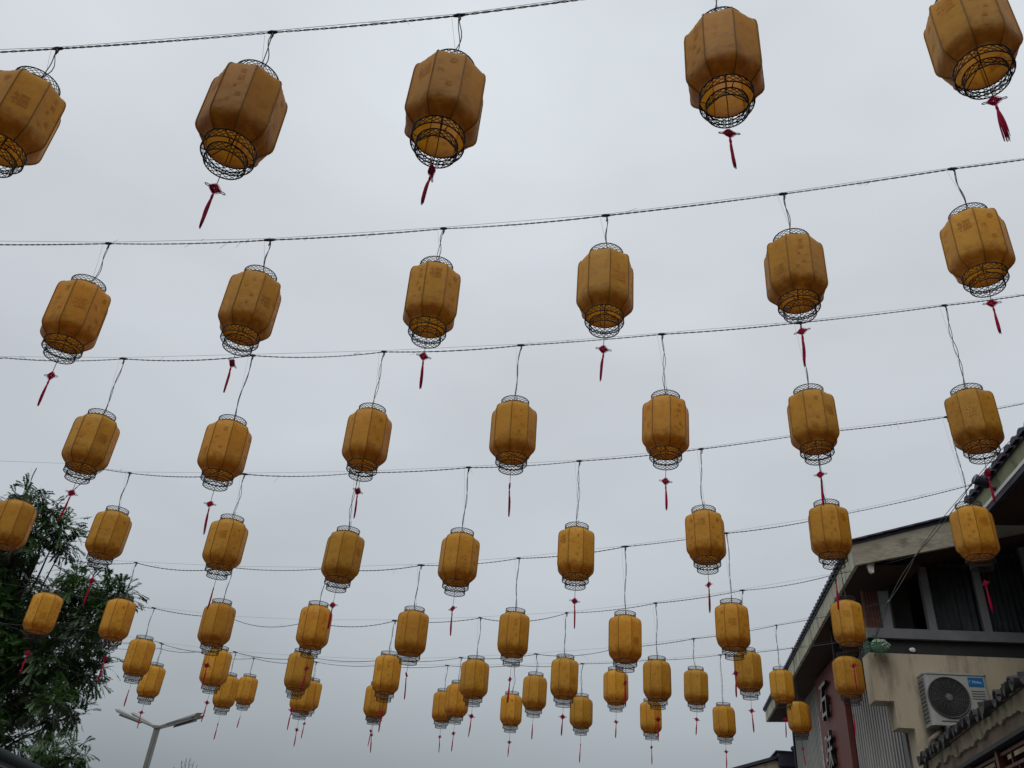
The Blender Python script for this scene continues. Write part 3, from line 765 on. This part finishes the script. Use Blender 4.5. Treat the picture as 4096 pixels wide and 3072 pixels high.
TREE1 = [(-13.89,14.89,8.07,0.17),(-13.73,14.56,7.57,0.41),(-13.76,15.29,7.88,0.33),(-12.64,14.69,7.21,0.36),(-13.18,14.47,7.01,0.49),(-12.90,15.30,7.07,0.28),(-15.36,16.59,7.21,0.62),(-14.67,16.30,6.45,0.61),(-13.13,16.21,6.68,0.30),(-11.79,14.85,5.92,0.41),(-11.76,15.64,6.06,0.44),(-10.88,14.99,5.84,0.33),(-12.12,14.73,5.63,0.46),(-10.27,14.57,5.31,0.27),(-11.22,14.84,5.31,0.51),(-13.64,16.62,5.51,0.67),(-14.18,16.37,5.52,0.61),(-12.55,16.32,5.06,0.56),(-11.82,16.30,4.80,0.25),(-11.97,14.78,4.44,0.60),(-12.80,15.07,4.39,0.56),(-11.66,15.87,4.42,0.37),(-12.32,16.13,4.26,0.45),(-13.36,16.44,4.08,0.46),(-13.73,16.50,3.79,0.51),(-11.25,14.52,3.75,0.30),(-11.60,15.81,3.69,0.25),(-12.26,15.98,3.60,0.30),(-12.67,15.56,3.16,0.34),(-14.81,14.74,7.09,0.73),(-14.78,15.48,5.77,0.86),(-13.20,14.52,4.16,0.81),(-16.91,16.64,6.61,0.93),(-15.92,16.46,4.97,0.92),(-16.87,15.67,7.42,0.68),(-14.0,14.9,6.4,0.65),(-13.7,14.8,5.5,0.7),(-13.3,14.9,4.9,0.65),(-13.0,14.8,3.5,0.55),(-14.3,14.8,4.7,0.7),(-13.6,14.9,3.3,0.6)]
TREE2 = [(-9.44,12.30,2.81,0.09),(-9.67,12.91,2.65,0.24),(-9.01,12.57,2.63,0.17),(-9.80,12.88,2.51,0.24),(-9.87,12.85,2.24,0.32),(-9.14,12.51,2.25,0.31),(-8.68,12.41,2.46,0.12)]
make_tree('feathery_tree', 'tall dark green tree with feathery leaves behind the lanterns at left', (-14.0, 15.7, 0), (-13.7, 15.5, 6.9), [(x, y, z, r * 0.80) for (x, y, z, r) in TREE1 if not (x > -10.6 and z > 5)], 800, 0.44)
make_tree('feathery_sapling', 'small feathery sapling top just above the navy canopy', (-9.45, 12.6, 0), (-9.45, 12.6, 2.5), TREE2, 1500, 0.32)
bt = thing('bare_tree', 'distant bare twig tips poking up right of the street lamp', 'tree', (-22.5, 40, 0))
bm_ = MB(); bm_.tube([(0, 0, 0), (0.05, 0, 2.4), (0, 0.1, 3.9)], [0.16, 0.10, 0.05], 7); bm_.build('trunk', M['bark'], bt)
bb = MB()
for q in range(22):
    a = rnd.uniform(0, 6.28); e_ = Vector((math.cos(a) * rnd.uniform(0.1, 0.9) - 0.1, math.sin(a) * 0.6, rnd.uniform(4.2, 4.75)))
    if q < 5: e_ = Vector((-0.35 + 0.22 * q, 0, 5.25 - 0.14 * abs(q - 1.6)))
    s = Vector((0, 0.05, rnd.uniform(2.6, 3.9)))
    bb.tube([s, s.lerp(e_, 0.55) + Vector((0.06, 0, -0.06)), e_], [0.035, 0.024, 0.010], 4)
    for k in range(6):
        p = s.lerp(e_, 0.45 + 0.09 * k); bb.tube([p, p + Vector((rnd.uniform(-0.16, 0.16), 0, rnd.uniform(0.04, 0.2)))], [0.012, 0.006], 3)
bb.build('twigs', M['bark'], bt)

# ------------------------------------------------------------------ lanterns
RV = 0.206
PROF = [(0.128, 0.262, 0), (0.131, 0.250, 0.1), (0.150, 0.241, 0.5), (0.176, 0.227, 0.9), (0.193, 0.211, 1), (0.202, 0.190, 1), (RV, 0.155, 1), (RV, 0.075, 1), (RV, 0.0, 1), (RV, -0.075, 1), (RV, -0.150, 1), (0.203, -0.175, 1), (0.193, -0.198, 0.95), (0.172, -0.224, 0.7), (0.153, -0.243, 0.4), (0.142, -0.254, 0.12), (0.139, -0.268, 0)]
def panel_mesh(seed):
    b = MB(); nc = 8; r_ = random.Random(seed)
    p1, p2, p3 = r_.uniform(0, 6), r_.uniform(0, 6), r_.uniform(0, 6)
    for (r, z, oc) in PROF:
        for k in range(nc + 1):
            a = R(-22.5 + 45 * k / nc)
            fl_ = math.cos(R(22.5)) / math.cos(a)
            rr_ = r * (1 + oc * (fl_ - 1))
            u_ = math.sin(math.pi * k / nc)
            sag = 0.0030 * (0.6 + 0.4 * math.sin(p1)) * math.sin(math.pi * min(1, max(0, (z + 0.27) / 0.53)))
            pk = 0.0018 * math.sin(k * 2.6 + p2 + z * 30) * min(1, abs(z) / 0.19) ** 3 + 0.0012 * math.sin(z * 47 + p3 + k)
            rr_ -= u_ * (sag + max(-0.001, pk))
            b.v.append((rr_ * math.sin(a), -rr_ * math.cos(a), z))
    W_ = nc + 1
    for j in range(len(PROF) - 1):
        for k in range(nc):
            i = j * W_ + k
            b.f.append([i, i + W_, i + W_ + 1, i + 1]); b.sm.append(True)
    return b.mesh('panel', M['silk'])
PANEL = [panel_mesh(q) for q in range(6)]
_rb = MB()
_rb.tube([((r + 0.0015) * math.sin(R(22.5)), -(r + 0.0015) * math.cos(R(22.5)), z) for (r, z, oc) in PROF], 0.0040, 6)
RIB = _rb.mesh('rib', M['seam'])
def collar_mesh(name, r, z0, z1, rings, ns=23, rt=0.0022, struts=False):
    b = MB()
    if struts:
        for k in range(4):
            a = R(90 * k + 20)
            b.tube([(0.140 * math.cos(a), 0.140 * math.sin(a), -0.318), (0.108 * math.cos(a), 0.108 * math.sin(a), -0.326)], 0.0028, 4)
    for (rr_, zz, th) in rings: b.ring(rr_, zz, th, 30, 5)
    h_ = z1 - z0
    dth = h_ / r * 0.72
    for s_ in (-1, 1):
        for i in range(ns):
            a0 = 2 * math.pi * i / ns
            pts = []
            for k in range(4):
                t = k / 3; a = a0 + s_ * dth * (t - 0.5) * 2
                pts.append((r * math.cos(a), r * math.sin(a), z0 + h_ * t))
            b.tube(pts, rt, 4, caps=False, smooth=False)
    return b.mesh(name, M['lattice'])
TOPC = collar_mesh('top_collar', 0.128, 0.258, 0.313, [(0.128, 0.313, 0.0038), (0.129, 0.262, 0.0035)])
MIDC = collar_mesh('bottom_collar', 0.140, -0.318, -0.264, [(0.140, -0.264, 0.0038), (0.140, -0.318, 0.0038)])
LOWC = collar_mesh('lower_collar', 0.108, -0.379, -0.326, [(0.108, -0.326, 0.0036), (0.108, -0.379, 0.0038)], 19, 0.0022, True)
_cw = MB(); _tw = MB()
for k in range(3):
    a = R(120 * k + 35)
    _cw.tube([(0.138 * math.cos(a), 0.138 * math.sin(a), -0.266), (0.0, 0.0, -0.225)], 0.0028, 4)
    _tw.tube([(0.128 * math.cos(a), 0.128 * math.sin(a), 0.262), (0.0, 0.0, 0.275)], 0.0028, 4)
_cw.tube([(0, 0, -0.225), (0.004, 0, -0.17), (0.0, 0.004, -0.10)], 0.004, 5)
CROSS = _cw.mesh('cross_wire', M['wire']); TOPX = _tw.mesh('top_wire', M['wire'])
# knot: diamond of woven cords with little edge loops and two side loops
_k = MB(); S = 0.0215
for i in range(7):
    t = -S + 2 * S * i / 6
    for fl_ in (0, 1):
        a = Vector((-S, 0, t)) if not fl_ else Vector((t, 0, -S)); b_ = Vector((S, 0, t)) if not fl_ else Vector((t, 0, S))
        c, s = math.cos(R(45)), math.sin(R(45))
        rot = lambda v: Vector((v.x * c - v.z * s, v.y, v.x * s + v.z * c))
        mid = (a + b_) * 0.5 + Vector((0, 0.004 * (1 if (i + fl_) % 2 else -1), 0))
        _k.tube([rot(a), rot(mid), rot(b_)], 0.0040, 5)
for sgn in (-1, 1):
    for i in range(5):
        t = -S + 2 * S * (i + 0.5) / 5
        for fl_ in (0, 1):
            p0 = Vector((sgn * S, 0, t)) if not fl_ else Vector((t, 0, sgn * S))
            out = Vector((sgn, 0, 0)) if not fl_ else Vector((0, 0, sgn)); al = Vector((0, 0, 1)) if not fl_ else Vector((1, 0, 0))
            c, s = math.cos(R(45)), math.sin(R(45))
            rot = lambda v: Vector((v.x * c - v.z * s, v.y, v.x * s + v.z * c))
            _k.tube([rot(p0 - al * 0.005), rot(p0 + out * 0.008 - al * 0.0035), rot(p0 + out * 0.008 + al * 0.0035), rot(p0 + al * 0.005)], 0.0016, 4)
KNOT = _k.mesh('knot', M['red'])
_l = MB()
_l.tube([(0.030 + 0.013 + 0.013 * math.cos(a), 0, 0.006 * math.sin(a)) for a in [2 * math.pi * i / 14 for i in range(14)]], 0.0024, 5, closed=True)
LOOP = _l.mesh('knot_loop', M['loop'])
def tassel_mesh(seed, twist, fray):
    r_ = random.Random(seed); b = MB()
    Ls = 0.225
    b.tube([(0, 0, 0), (0.001, 0, -0.02), (0.0, 0.001, -0.04)], [0.006, 0.009, 0.0075], 7)
    for i in range(20):
        a = r_.uniform(0, 6.28); q = r_.random() ** 0.5
        pts = []; ln = Ls * (r_.uniform(0.92, 1.03) if i > 3 else r_.uniform(0.6, 1.12))
        for k in range(6):
            t = k / 5
            w_ = (0.004 + (0.0075 + fray * 0.012) * math.sin(min(1, t * 1.35) * math.pi * 0.5) - (0.0045 if not fray else 0) * max(0, t - 0.75) * 4) * q
            aa = a + twist * t
            pts.append((w_ * math.cos(aa) + 0.012 * twist * 0.4 * math.sin(t * 3.1), w_ * math.sin(aa), -0.03 - (ln - 0.03) * t))
        b.tube(pts, [0.0034, 0.0040, 0.0040, 0.0038, 0.0034, 0.0022], 4)
    return b.mesh('tassel', M['red'])
TASS = [tassel_mesh(1, 0.6, 0), tassel_mesh(2, -0.9, 0), tassel_mesh(3, 0.2, 1), tassel_mesh(4, 1.8, 0)]
# faded printed characters
FU = [text_mesh('福', 0.098, M['print'], 0, offset=0.0008), text_mesh('福', 0.104, M['print_pale'], 0, offset=0.0006)]
def poem(cols, size, m):
    return text_mesh(cols, size, m, 0, offset=0.0006)
def stack(chars, size, m, seed):
    r_ = random.Random(seed); b = MB()
    for i, ch in enumerate(chars):
        me = text_mesh(ch, size * r_.uniform(0.75, 1.25), None, 0, offset=0.0006)
        ox, oz = r_.uniform(-0.035, 0.035), 0.135 - 0.28 * i / (len(chars) - 1) + r_.uniform(-0.01, 0.01)
        b.add([(v.co.x + ox, v.co.y + oz, 0) for v in me.vertices], [tuple(p.vertices) for p in me.polygons])
        bpy.data.meshes.remove(me)
    return b.mesh('printed_characters', m)
POEM = [stack('花開富貴平安', 0.034, M['print'], 5), stack('春風和氣', 0.040, M['print'], 6), stack('壽喜禄', 0.042, M['print_pale'], 9), stack('吉祥如意樂', 0.030, M['print'], 12)]

ROWS = [
('1.1',-3.649,2.699,5.167,0.643),
('1.2',-2.194,2.704,5.038,0.734),
('1.3',-1.090,2.820,5.156,0.785),
('1.4',0.416,2.939,5.448,0.778),
('1.5',1.749,3.055,5.670,0.856),
('2.1',-4.426,4.474,5.058,0.746),
('2.2',-3.024,4.545,5.145,0.676),
('2.3',-1.621,4.673,5.260,0.710),
('2.4',-0.322,4.676,5.317,0.708),
('2.5',1.046,4.810,5.494,0.790),
('2.6',2.353,4.908,5.751,0.799),
('3.1',-5.333,6.172,4.820,0.977),
('3.2',-3.973,6.275,4.803,1.067),
('3.3',-2.608,6.332,4.934,0.983),
('3.4',-1.249,6.427,5.051,0.970),
('3.5',0.117,6.526,5.154,1.026),
('3.6',1.413,6.558,5.219,1.077),
('3.7',2.840,6.818,5.361,1.280),
('4.1',-7.151,7.585,4.528,0.710),
('4.2',-6.286,8.076,4.613,0.789),
('4.3',-4.745,8.024,4.505,0.864),
('4.4',-3.406,8.187,4.452,1.020),
('4.5',-2.076,8.164,4.444,1.086),
('4.6',-0.827,8.379,4.614,1.106),
('4.7',0.555,8.371,4.824,1.045),
('4.8',1.838,8.462,4.933,1.187),
('4.9',3.312,8.617,4.999,1.398),
('5.1',-8.488,10.157,4.211,0.801),
('5.2',-7.289,10.144,4.161,0.805),
('5.3',-5.711,9.993,4.107,0.777),
('5.4',-4.388,10.088,4.145,0.791),
('5.5',-3.052,10.058,4.111,0.891),
('5.6',-1.772,10.225,4.184,1.002),
('5.7',-0.358,10.069,4.146,1.173),
('5.8',0.939,10.208,4.373,1.205),
('5.9',2.439,10.886,4.655,1.461),
('6.1',-8.049,12.012,4.053,0.780),
('6.2',-6.869,12.314,4.014,0.800),
('6.3',-5.312,11.978,3.956,0.759),
('6.4',-3.948,12.045,3.984,0.797),
('6.5',-2.654,12.245,4.021,0.903),
('6.6',-1.302,12.091,4.055,0.948),
('6.7',0.024,12.109,4.094,1.104),
('6.8',1.328,12.433,4.346,1.185),
('6.9',2.736,12.646,4.375,1.513),
('7.1',-8.987,13.971,4.049,0.666),
('7.2',-7.650,14.273,3.992,0.694),
('7.3',-6.106,14.144,3.971,0.657),
('7.4',-4.847,14.413,3.996,0.698),
('7.5',-3.464,14.674,4.121,0.732),
('7.6',-2.022,14.175,4.227,0.632),
('7.7',-0.656,14.292,4.400,0.644),
('7.8',0.662,14.453,4.503,0.790),
('7.9',2.181,15.271,4.746,1.053),
('8.1',-8.480,16.669,4.437,0.660),
('8.2',-6.878,16.253,4.339,0.650),
('8.3',-5.464,16.187,4.278,0.696),
('8.4',-4.023,15.942,4.212,0.761),
('8.5',-2.686,15.908,4.209,0.823),
('8.6',-1.363,15.838,4.225,0.873),
('8.7',-0.095,16.290,4.280,1.043),
('8.8',1.244,16.347,4.295,1.193),
('8.9',2.626,16.576,4.473,1.256)
]
PHASE = {'1.1': 15, '1.2': -6, '1.3': 17, '1.4': 20, '1.5': 3, '2.1': 18, '2.2': 10, '2.3': -21, '2.4': 9, '2.5': -9, '2.6': 11, '3.1': 3, '3.2': 3, '3.3': 0, '3.4': -8, '3.5': 12, '3.6': -14, '3.7': 22,
         '4.2': 9, '4.3': 5, '4.4': -13, '4.5': -6, '4.6': 21, '4.7': 14, '4.8': -16, '4.9': 12}
ORD = ['first', 'second', 'third', 'fourth', 'fifth', 'sixth', 'seventh', 'eighth', 'ninth']
STRN = ['nearest and topmost string', 'second string from the top', 'third string from the top', 'fourth string from the top', 'fifth string from the top', 'sixth string from the top', 'seventh string from the top', 'farthest and lowest string']
SPECIAL = {'1.1': 'big amber lantern cut off by the left edge on the topmost string', '1.3': 'big amber lantern with a tangled red tassel, third on the topmost string', '1.5': 'big amber lantern cut off by the top right corner on the nearest string',
           '4.1': 'amber lantern cut off by the left edge in front of the feathery tree', '8.3': 'amber lantern mostly hidden by others, third from left on the lowest string'}
def hang_wire(b, p0, p1, seed):
    r_ = random.Random(seed)
    p0, p1 = Vector(p0), Vector(p1); ln = (p1 - p0).length
    n = max(8, int(ln / 0.035))
    ph = r_.uniform(0, 6.28); bow = r_.uniform(-0.022, 0.022); sep = r_.choice([0.0, 0.002, 0.008])
    for s_ in (0, 1):
        pts = []
        for i in range(n + 1):
            t = i / n
            q = p0.lerp(p1, t)
            a = ph + t * ln * 15 + math.pi * s_
            wv = math.sin(t * math.pi)
            k = (0.0035 + sep * math.sin(t * math.pi) ** 2) if i not in (0, n) else 0.002
            pts.append(q + Vector((k * math.cos(a) + bow * wv + 0.008 * math.sin(t * 9 + ph), k * math.sin(a), 0)))
        b.tube(pts, 0.0030, 4, caps=False)
def chain(b, p, n, seed):
    r_ = random.Random(seed)
    for i in range(n):
        c = Vector(p) + Vector((0.010 + 0.004 * math.sin(i), 0.004, 0.022 + i * 0.036))
        fl_ = i % 2
        b.tube([c + Vector(((0.007 * math.cos(a)) * (1 - fl_), 0.007 * math.cos(a) * fl_, 0.020 * math.sin(a))) for a in [2 * math.pi * k / 10 for k in range(10)]], 0.0016, 4, closed=True)
att = {}
ZB = 0.381
for (kid, x, y, z, h) in ROWS:
    row, idx = int(kid[0]) - 1, int(kid[2]) - 1
    rr_ = random.Random(hash_ := (row * 31 + idx * 7 + 5))
    lab = SPECIAL.get(kid)
    if not lab:
        lab = 'amber lantern hanging %s from left on the %s' % (ORD[idx], STRN[row])
    az = math.atan2(x, y)            # direction camera -> lantern
    ph = PHASE.get(kid, rr_.choice([-24, -10, 8, 18, 22, 0]))
    t = thing('lantern', lab, 'lantern', (x, y, z - ZB), -az + R(ph) - R(22.5), 'amber lanterns hung on strings across the street')
    t.rotation_euler.x = R(rr_.uniform(-1.2, 1.2)); t.rotation_euler.y = R(rr_.uniform(-1.2, 1.2))
    up = (0, 0, ZB)
    kind0 = rr_.randint(0, 7); fade = rr_.uniform(0.86, 1.10); hue = rr_.uniform(0.97, 1.05)
    sx_ = rr_.uniform(0.98, 1.02); t.scale = (sx_, sx_ * rr_.uniform(0.985, 1.015), rr_.uniform(0.99, 1.01))
    for i in range(8):
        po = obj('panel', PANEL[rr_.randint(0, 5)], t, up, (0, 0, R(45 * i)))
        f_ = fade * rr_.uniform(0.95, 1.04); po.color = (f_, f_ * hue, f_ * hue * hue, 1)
        obj('rib', RIB, t, up, (0, 0, R(45 * i)))
        kk = (i + kind0) % 4
        pm = None
        if kk == 0: pm = FU[rr_.randint(0, 1)]; pz = rr_.uniform(-0.10, 0.11)
        elif kk == 1: pm = POEM[rr_.choice([0, 1, 3])]; pz = -0.005
        elif kk == 3 and rr_.random() < 0.7: pm = POEM[rr_.randint(0, 3)]; pz = -0.005
        if pm is not None and (row < 6 or kk == 1):
            tag(obj('printed_characters', pm, po, (rr_.uniform(-0.012, 0.012), -RV * math.cos(R(22.5)) - 0.0016, pz), (R(90), 0, 0)), kind='stuff')
    obj('top_collar', TOPC, t, up); obj('bottom_collar', MIDC, t, up); obj('lower_collar', LOWC, t, up)
    obj('cross_wire', CROSS, t, up); obj('top_wire', TOPX, t, up)
    # tassel
    cl_ = rr_.uniform(0.095, 0.14)
    kz = -cl_ - 0.036
    ca_ = MB(); ca_.tube([(0, 0, ZB - 0.225), (0.003, 0, 0.05), (0, 0, -cl_)], 0.0024, 4); ca_.build('tassel_cord', M['wire'], t)
    kr = (rr_.uniform(-0.3, 0.3), rr_.uniform(-0.25, 0.25), rr_.uniform(-1.3, 1.3))
    if kid == '1.3': kr = (0.4, 0.5, 1.4)
    if kid in ('1.2', '2.3', '2.4', '3.5', '2.6', '4.6', '1.5'): kr = (0, 0.08, R(22.5) - R(ph) + 0.15)
    plain = kid in ('4.3', '7.6', '6.1', '8.1')
    tz = -cl_
    if not plain:
        ko = obj('knot', KNOT, t, (0, 0, kz), kr)
        obj('knot_loop', LOOP, ko); obj('knot_loop', LOOP, ko, (0, 0, 0), (0, 0, math.pi))
        tz = kz - 0.034
    obj('tassel', TASS[2] if kid == '1.5' else (TASS[3] if kid == '1.3' else rr_.choice(TASS[:2])), t, (0, 0, tz), (rr_.uniform(-0.06, 0.06), rr_.uniform(-0.08, 0.08), rr_.uniform(0, 6)), (0.8, 0.8, rr_.uniform(0.92, 1.15)))
    # hanging wire and chain
    A = Vector((x, y, z + h)); att[kid] = A
    t.rotation_mode = 'XYZ'
    inv = (Matrix.Translation(t.location) @ t.rotation_euler.to_matrix().to_4x4() @ Matrix.Diagonal((*t.scale, 1))).inverted()
    hw = MB(); hang_wire(hw, inv @ A, (0, 0, ZB + 0.272), hash_); hw.build('hanging_wire', M['wire'], t)
    chn = MB(); chain(chn, (0, 0, ZB + 0.275), 2 + hash_ % 3, hash_)
    chn.tube([(0.010, 0.004, ZB + 0.29 + 0.036 * (2 + hash_ % 3)), inv @ (A + Vector((-0.05, 0, -0.01)))], 0.0009, 3)
    chn.build('chain', M['steel'], t)

# ------------------------------------------------------------------ strings
ENDS = {1: ([(-5.3, 2.6, 5.80)], [(3.3, 3.2, 6.92), (4.70, 3.35, 7.25)]),
        2: ([(-6.6, 4.35, 5.85)], [(2.93, 5.0, 6.70), (4.70, 5.2, 7.05)]),
        3: ([(-8.0, 6.0, 5.80), (-6.676, 6.1, 5.795)], [(3.66, 7.0, 6.872), (4.70, 7.15, 7.10)]),
        4: ([(-7.55, 7.4, 4.45), (-7.108, 7.8, 4.659), (-6.99, 7.9, 4.859), (-6.848, 8.0, 5.21), (-6.636, 8.05, 5.439)], [(4.339, 9.0, 6.783), (4.66, 9.05, 6.86)]),
        5: ([(-12.0, 10.1, 5.30), (-9.4, 10.15, 5.15)], [(4.41, 11.2, 6.737)]),
        6: ([(-13.4, 12.0, 5.40), (-8.327, 12.0, 4.859)], [(3.757, 12.0, 5.981)]),
        7: ([(-13.0, 13.9, 5.09), (-9.104, 13.95, 4.743)], [(3.29, 12.3, 5.357)]),
        8: ([(-13.6, 17.1, 5.43), (-10.889, 16.9, 5.261), (-9.865, 16.8, 5.208)], [(3.20, 12.70, 4.99)])}
SAGS = {1: 0.012, 2: 0.02, 3: 0.04, 4: 0.035, 5: 0.05, 6: 0.085, 7: 0.06, 8: 0.06}
for r0 in range(1, 9):
    rr_ = random.Random(100 + r0)
    mids = [att[k] for k in sorted(att) if k.startswith('%d.' % r0)]
    if r0 == 4: mids = [p for p in mids if p.x > -6.6]
    pts = [Vector(p) for p in ENDS[r0][0]] + mids + [Vector(p) for p in ENDS[r0][1]]
    na = len(ENDS[r0][0])
    dense = []
    for i in range(len(pts) - 1):
        a, b_ = pts[i], pts[i + 1]; ln = (b_ - a).length; n = max(3, int(ln / 0.017))
        left = 1.0 if a.x < -1.5 else 0.35
        sg_ = SAGS[r0] * (ln / 1.35) ** 1.5 * left * rr_.uniform(0.5, 1.2)
        if r0 == 4 and i < 4: sg_ = 0
        if i == len(pts) - 2: sg_ = 0.02
        for k in range(n):
            t = k / n
            q = a.lerp(b_, t); q.z -= sg_ * 4 * t * (1 - t)
            dense.append(q)
    dense.append(pts[-1])
    base = pts[0]
    so_ = obj('string_cable', None, None, base)
    tag(so_, 'thin black twisted cable carrying lanterns, the %s' % STRN[r0 - 1], 'cable', 'cables strung across the street')
    for s_ in (0, 1):
        cb_ = MB(); q_ = []
        dist = 0; prev = dense[0]
        for p in dense:
            dist += (p - prev).length; prev = p
            a = dist * 2 * math.pi / 0.12 + 1.6 * math.sin(dist * 3.1 + r0) + 0.9 * math.sin(dist * 7.7) + math.pi * s_
            q_.append(p - base + Vector((0, 0.0036 * math.cos(a), 0.0036 * math.sin(a))))
        cb_.tube(q_, 0.0030, 4, caps=False)
        cb_.build('twisted_strand', M['cable'], so_)
    sw = MB(); wp = []
    for i, p in enumerate(pts if r0 != 4 else [Vector((-8.6, 8.0, 5.53)), Vector((-7.15, 7.98, 5.47))] + mids + [Vector(p) for p in ENDS[4][1]]):
        wp.append(p - base + Vector((0, 0, 0.016)))
    sw.tube(wp, 0.0016, 3, caps=False)
    for q in range(16):                              # stray thread ends
        p = rr_.choice(dense) - base
        sw.tube([p + Vector((0, 0, 0.006)), p + Vector((rr_.uniform(-0.04, 0.04), 0, rr_.uniform(0.0, 0.035))), p + Vector((rr_.uniform(-0.10, 0.10), 0, rr_.uniform(-0.08, 0.06)))], 0.0013, 3, caps=False)
    sw.build('support_wire', M['steel'], so_)
    for p in mids:
        c = p - base; tp_ = MB()
        dx = rr_.uniform(0.03, 0.06)
        j = min(range(len(dense)), key=lambda k: (dense[k] - p).length)
        d_ = (dense[min(j + 1, len(dense) - 1)] - dense[j]).normalized()
        tp_.tube([c - d_ * dx, c - d_ * dx * 0.4 + Vector((0, 0, 0.003)), c + d_ * dx * 0.3, c + d_ * dx * 0.8], [0.008, 0.0135, 0.012, 0.007], 6)
        tp_.tube([c + Vector((0, 0, -0.008)), c + Vector((0.006, 0, -0.03)), c + Vector((0.0, 0, -0.06))], [0.008, 0.006, 0.004], 5)
        tp_.build('tape_joint', M['cable'], so_)

# stay rope in front of the house, with the things caught on it
rp = obj('stay_rope', None, None, (3.2, 12.68, 4.95))
tag(rp, 'slack grey green rope running diagonally up the front of the beige house', 'rope')
RO = Vector((3.2, 12.68, 4.95))
knots = [Vector((3.205, 12.70, 4.965)), Vector((3.337, 12.2, 5.356)), Vector((3.757, 12.0, 5.981)), Vector((4.41, 11.2, 6.737)), Vector((4.738, 10.0, 7.001)), Vector((4.80, 8.2, 7.05))]
def rope_pts(off, sag):
    out = []
    for i in range(len(knots) - 1):
        n = 24
        for k in range(n):
            t = k / n; q = knots[i].lerp(knots[i + 1], t)
            q = q + off * math.sin(math.pi * t); q.z -= sag * 4 * t * (1 - t) * (0.3 if i else 0.1)
            out.append(q - RO)
    out.append(knots[-1] - RO); return out
MB().tube(rope_pts(Vector((0.012, 0, 0)), 0.05), 0.0055, 5).build('strand', M['rope'], rp)
MB().tube(rope_pts(Vector((-0.022, 0, 0.015)), 0.02), 0.0045, 5).build('strand', M['rope'], rp)
for q in knots[1:4]:
    MB().tube([q - RO + Vector((-0.03, 0, -0.035)), q - RO, q - RO + Vector((0.03, 0, 0.035))], [0.008, 0.017, 0.008], 6).build('knot', M['rope'], rp)
# crumpled green plastic netting bag at the rope foot
def crumple(name, label, cat, loc, rad, m, seed, parts=None):
    r_ = random.Random(seed); b = MB(); nu, nv = 16, 10
    for j in range(nv + 1):
        for i in range(nu):
            a = 2 * math.pi * i / nu; e_ = math.pi * (j / nv - 0.5)
            k = 1 + 0.20 * math.sin(3 * a + seed) * math.cos(e_) + r_.uniform(-0.13, 0.13)
            b.v.append((rad[0] * k * math.cos(a) * math.cos(e_), rad[1] * k * math.sin(a) * math.cos(e_), rad[2] * k * math.sin(e_)))
    for j in range(nv):
        for i in range(nu):
            b.f.append([j * nu + i, j * nu + (i + 1) % nu, (j + 1) * nu + (i + 1) % nu, (j + 1) * nu + i]); b.sm.append(False)
    t = thing(name, label, cat, loc)
    b.build('crumpled_film', m, t)
    return t
bag = crumple('plastic_bag', 'crumpled pale plastic bag tied with green twine under the window sill', 'bag', (3.24, 12.66, 4.84), (0.12, 0.06, 0.09), M['plastic'], 3)
gt = MB(); r_ = random.Random(5)
for q in range(16):
    a = r_.uniform(0, 6.28)
    p = Vector((-0.06, -0.09, 0.02)); e_ = Vector((-0.10 + 0.22 * math.cos(a), -0.085, -0.05 + 0.13 * math.sin(a)))
    gt.tube([p, p.lerp(e_, 0.5) + Vector((0.03 * math.sin(q), -0.015, 0.03 * math.cos(q * 2))), e_], 0.0055, 4)
gt.build('green_twine', M['green'], bag)
tis = crumple('tissue_scrap', 'white scrap of tissue caught on the string below the peeling fascia', 'litter', (3.175, 12.27, 5.965), (0.06, 0.03, 0.17), M['white'], 8)
crumple('paper_scrap', 'small white paper scrap on the dark band above the air conditioner', 'litter', (3.73, 12.84, 4.84), (0.045, 0.02, 0.03), M['white'], 11)

bpy.context.view_layer.update()
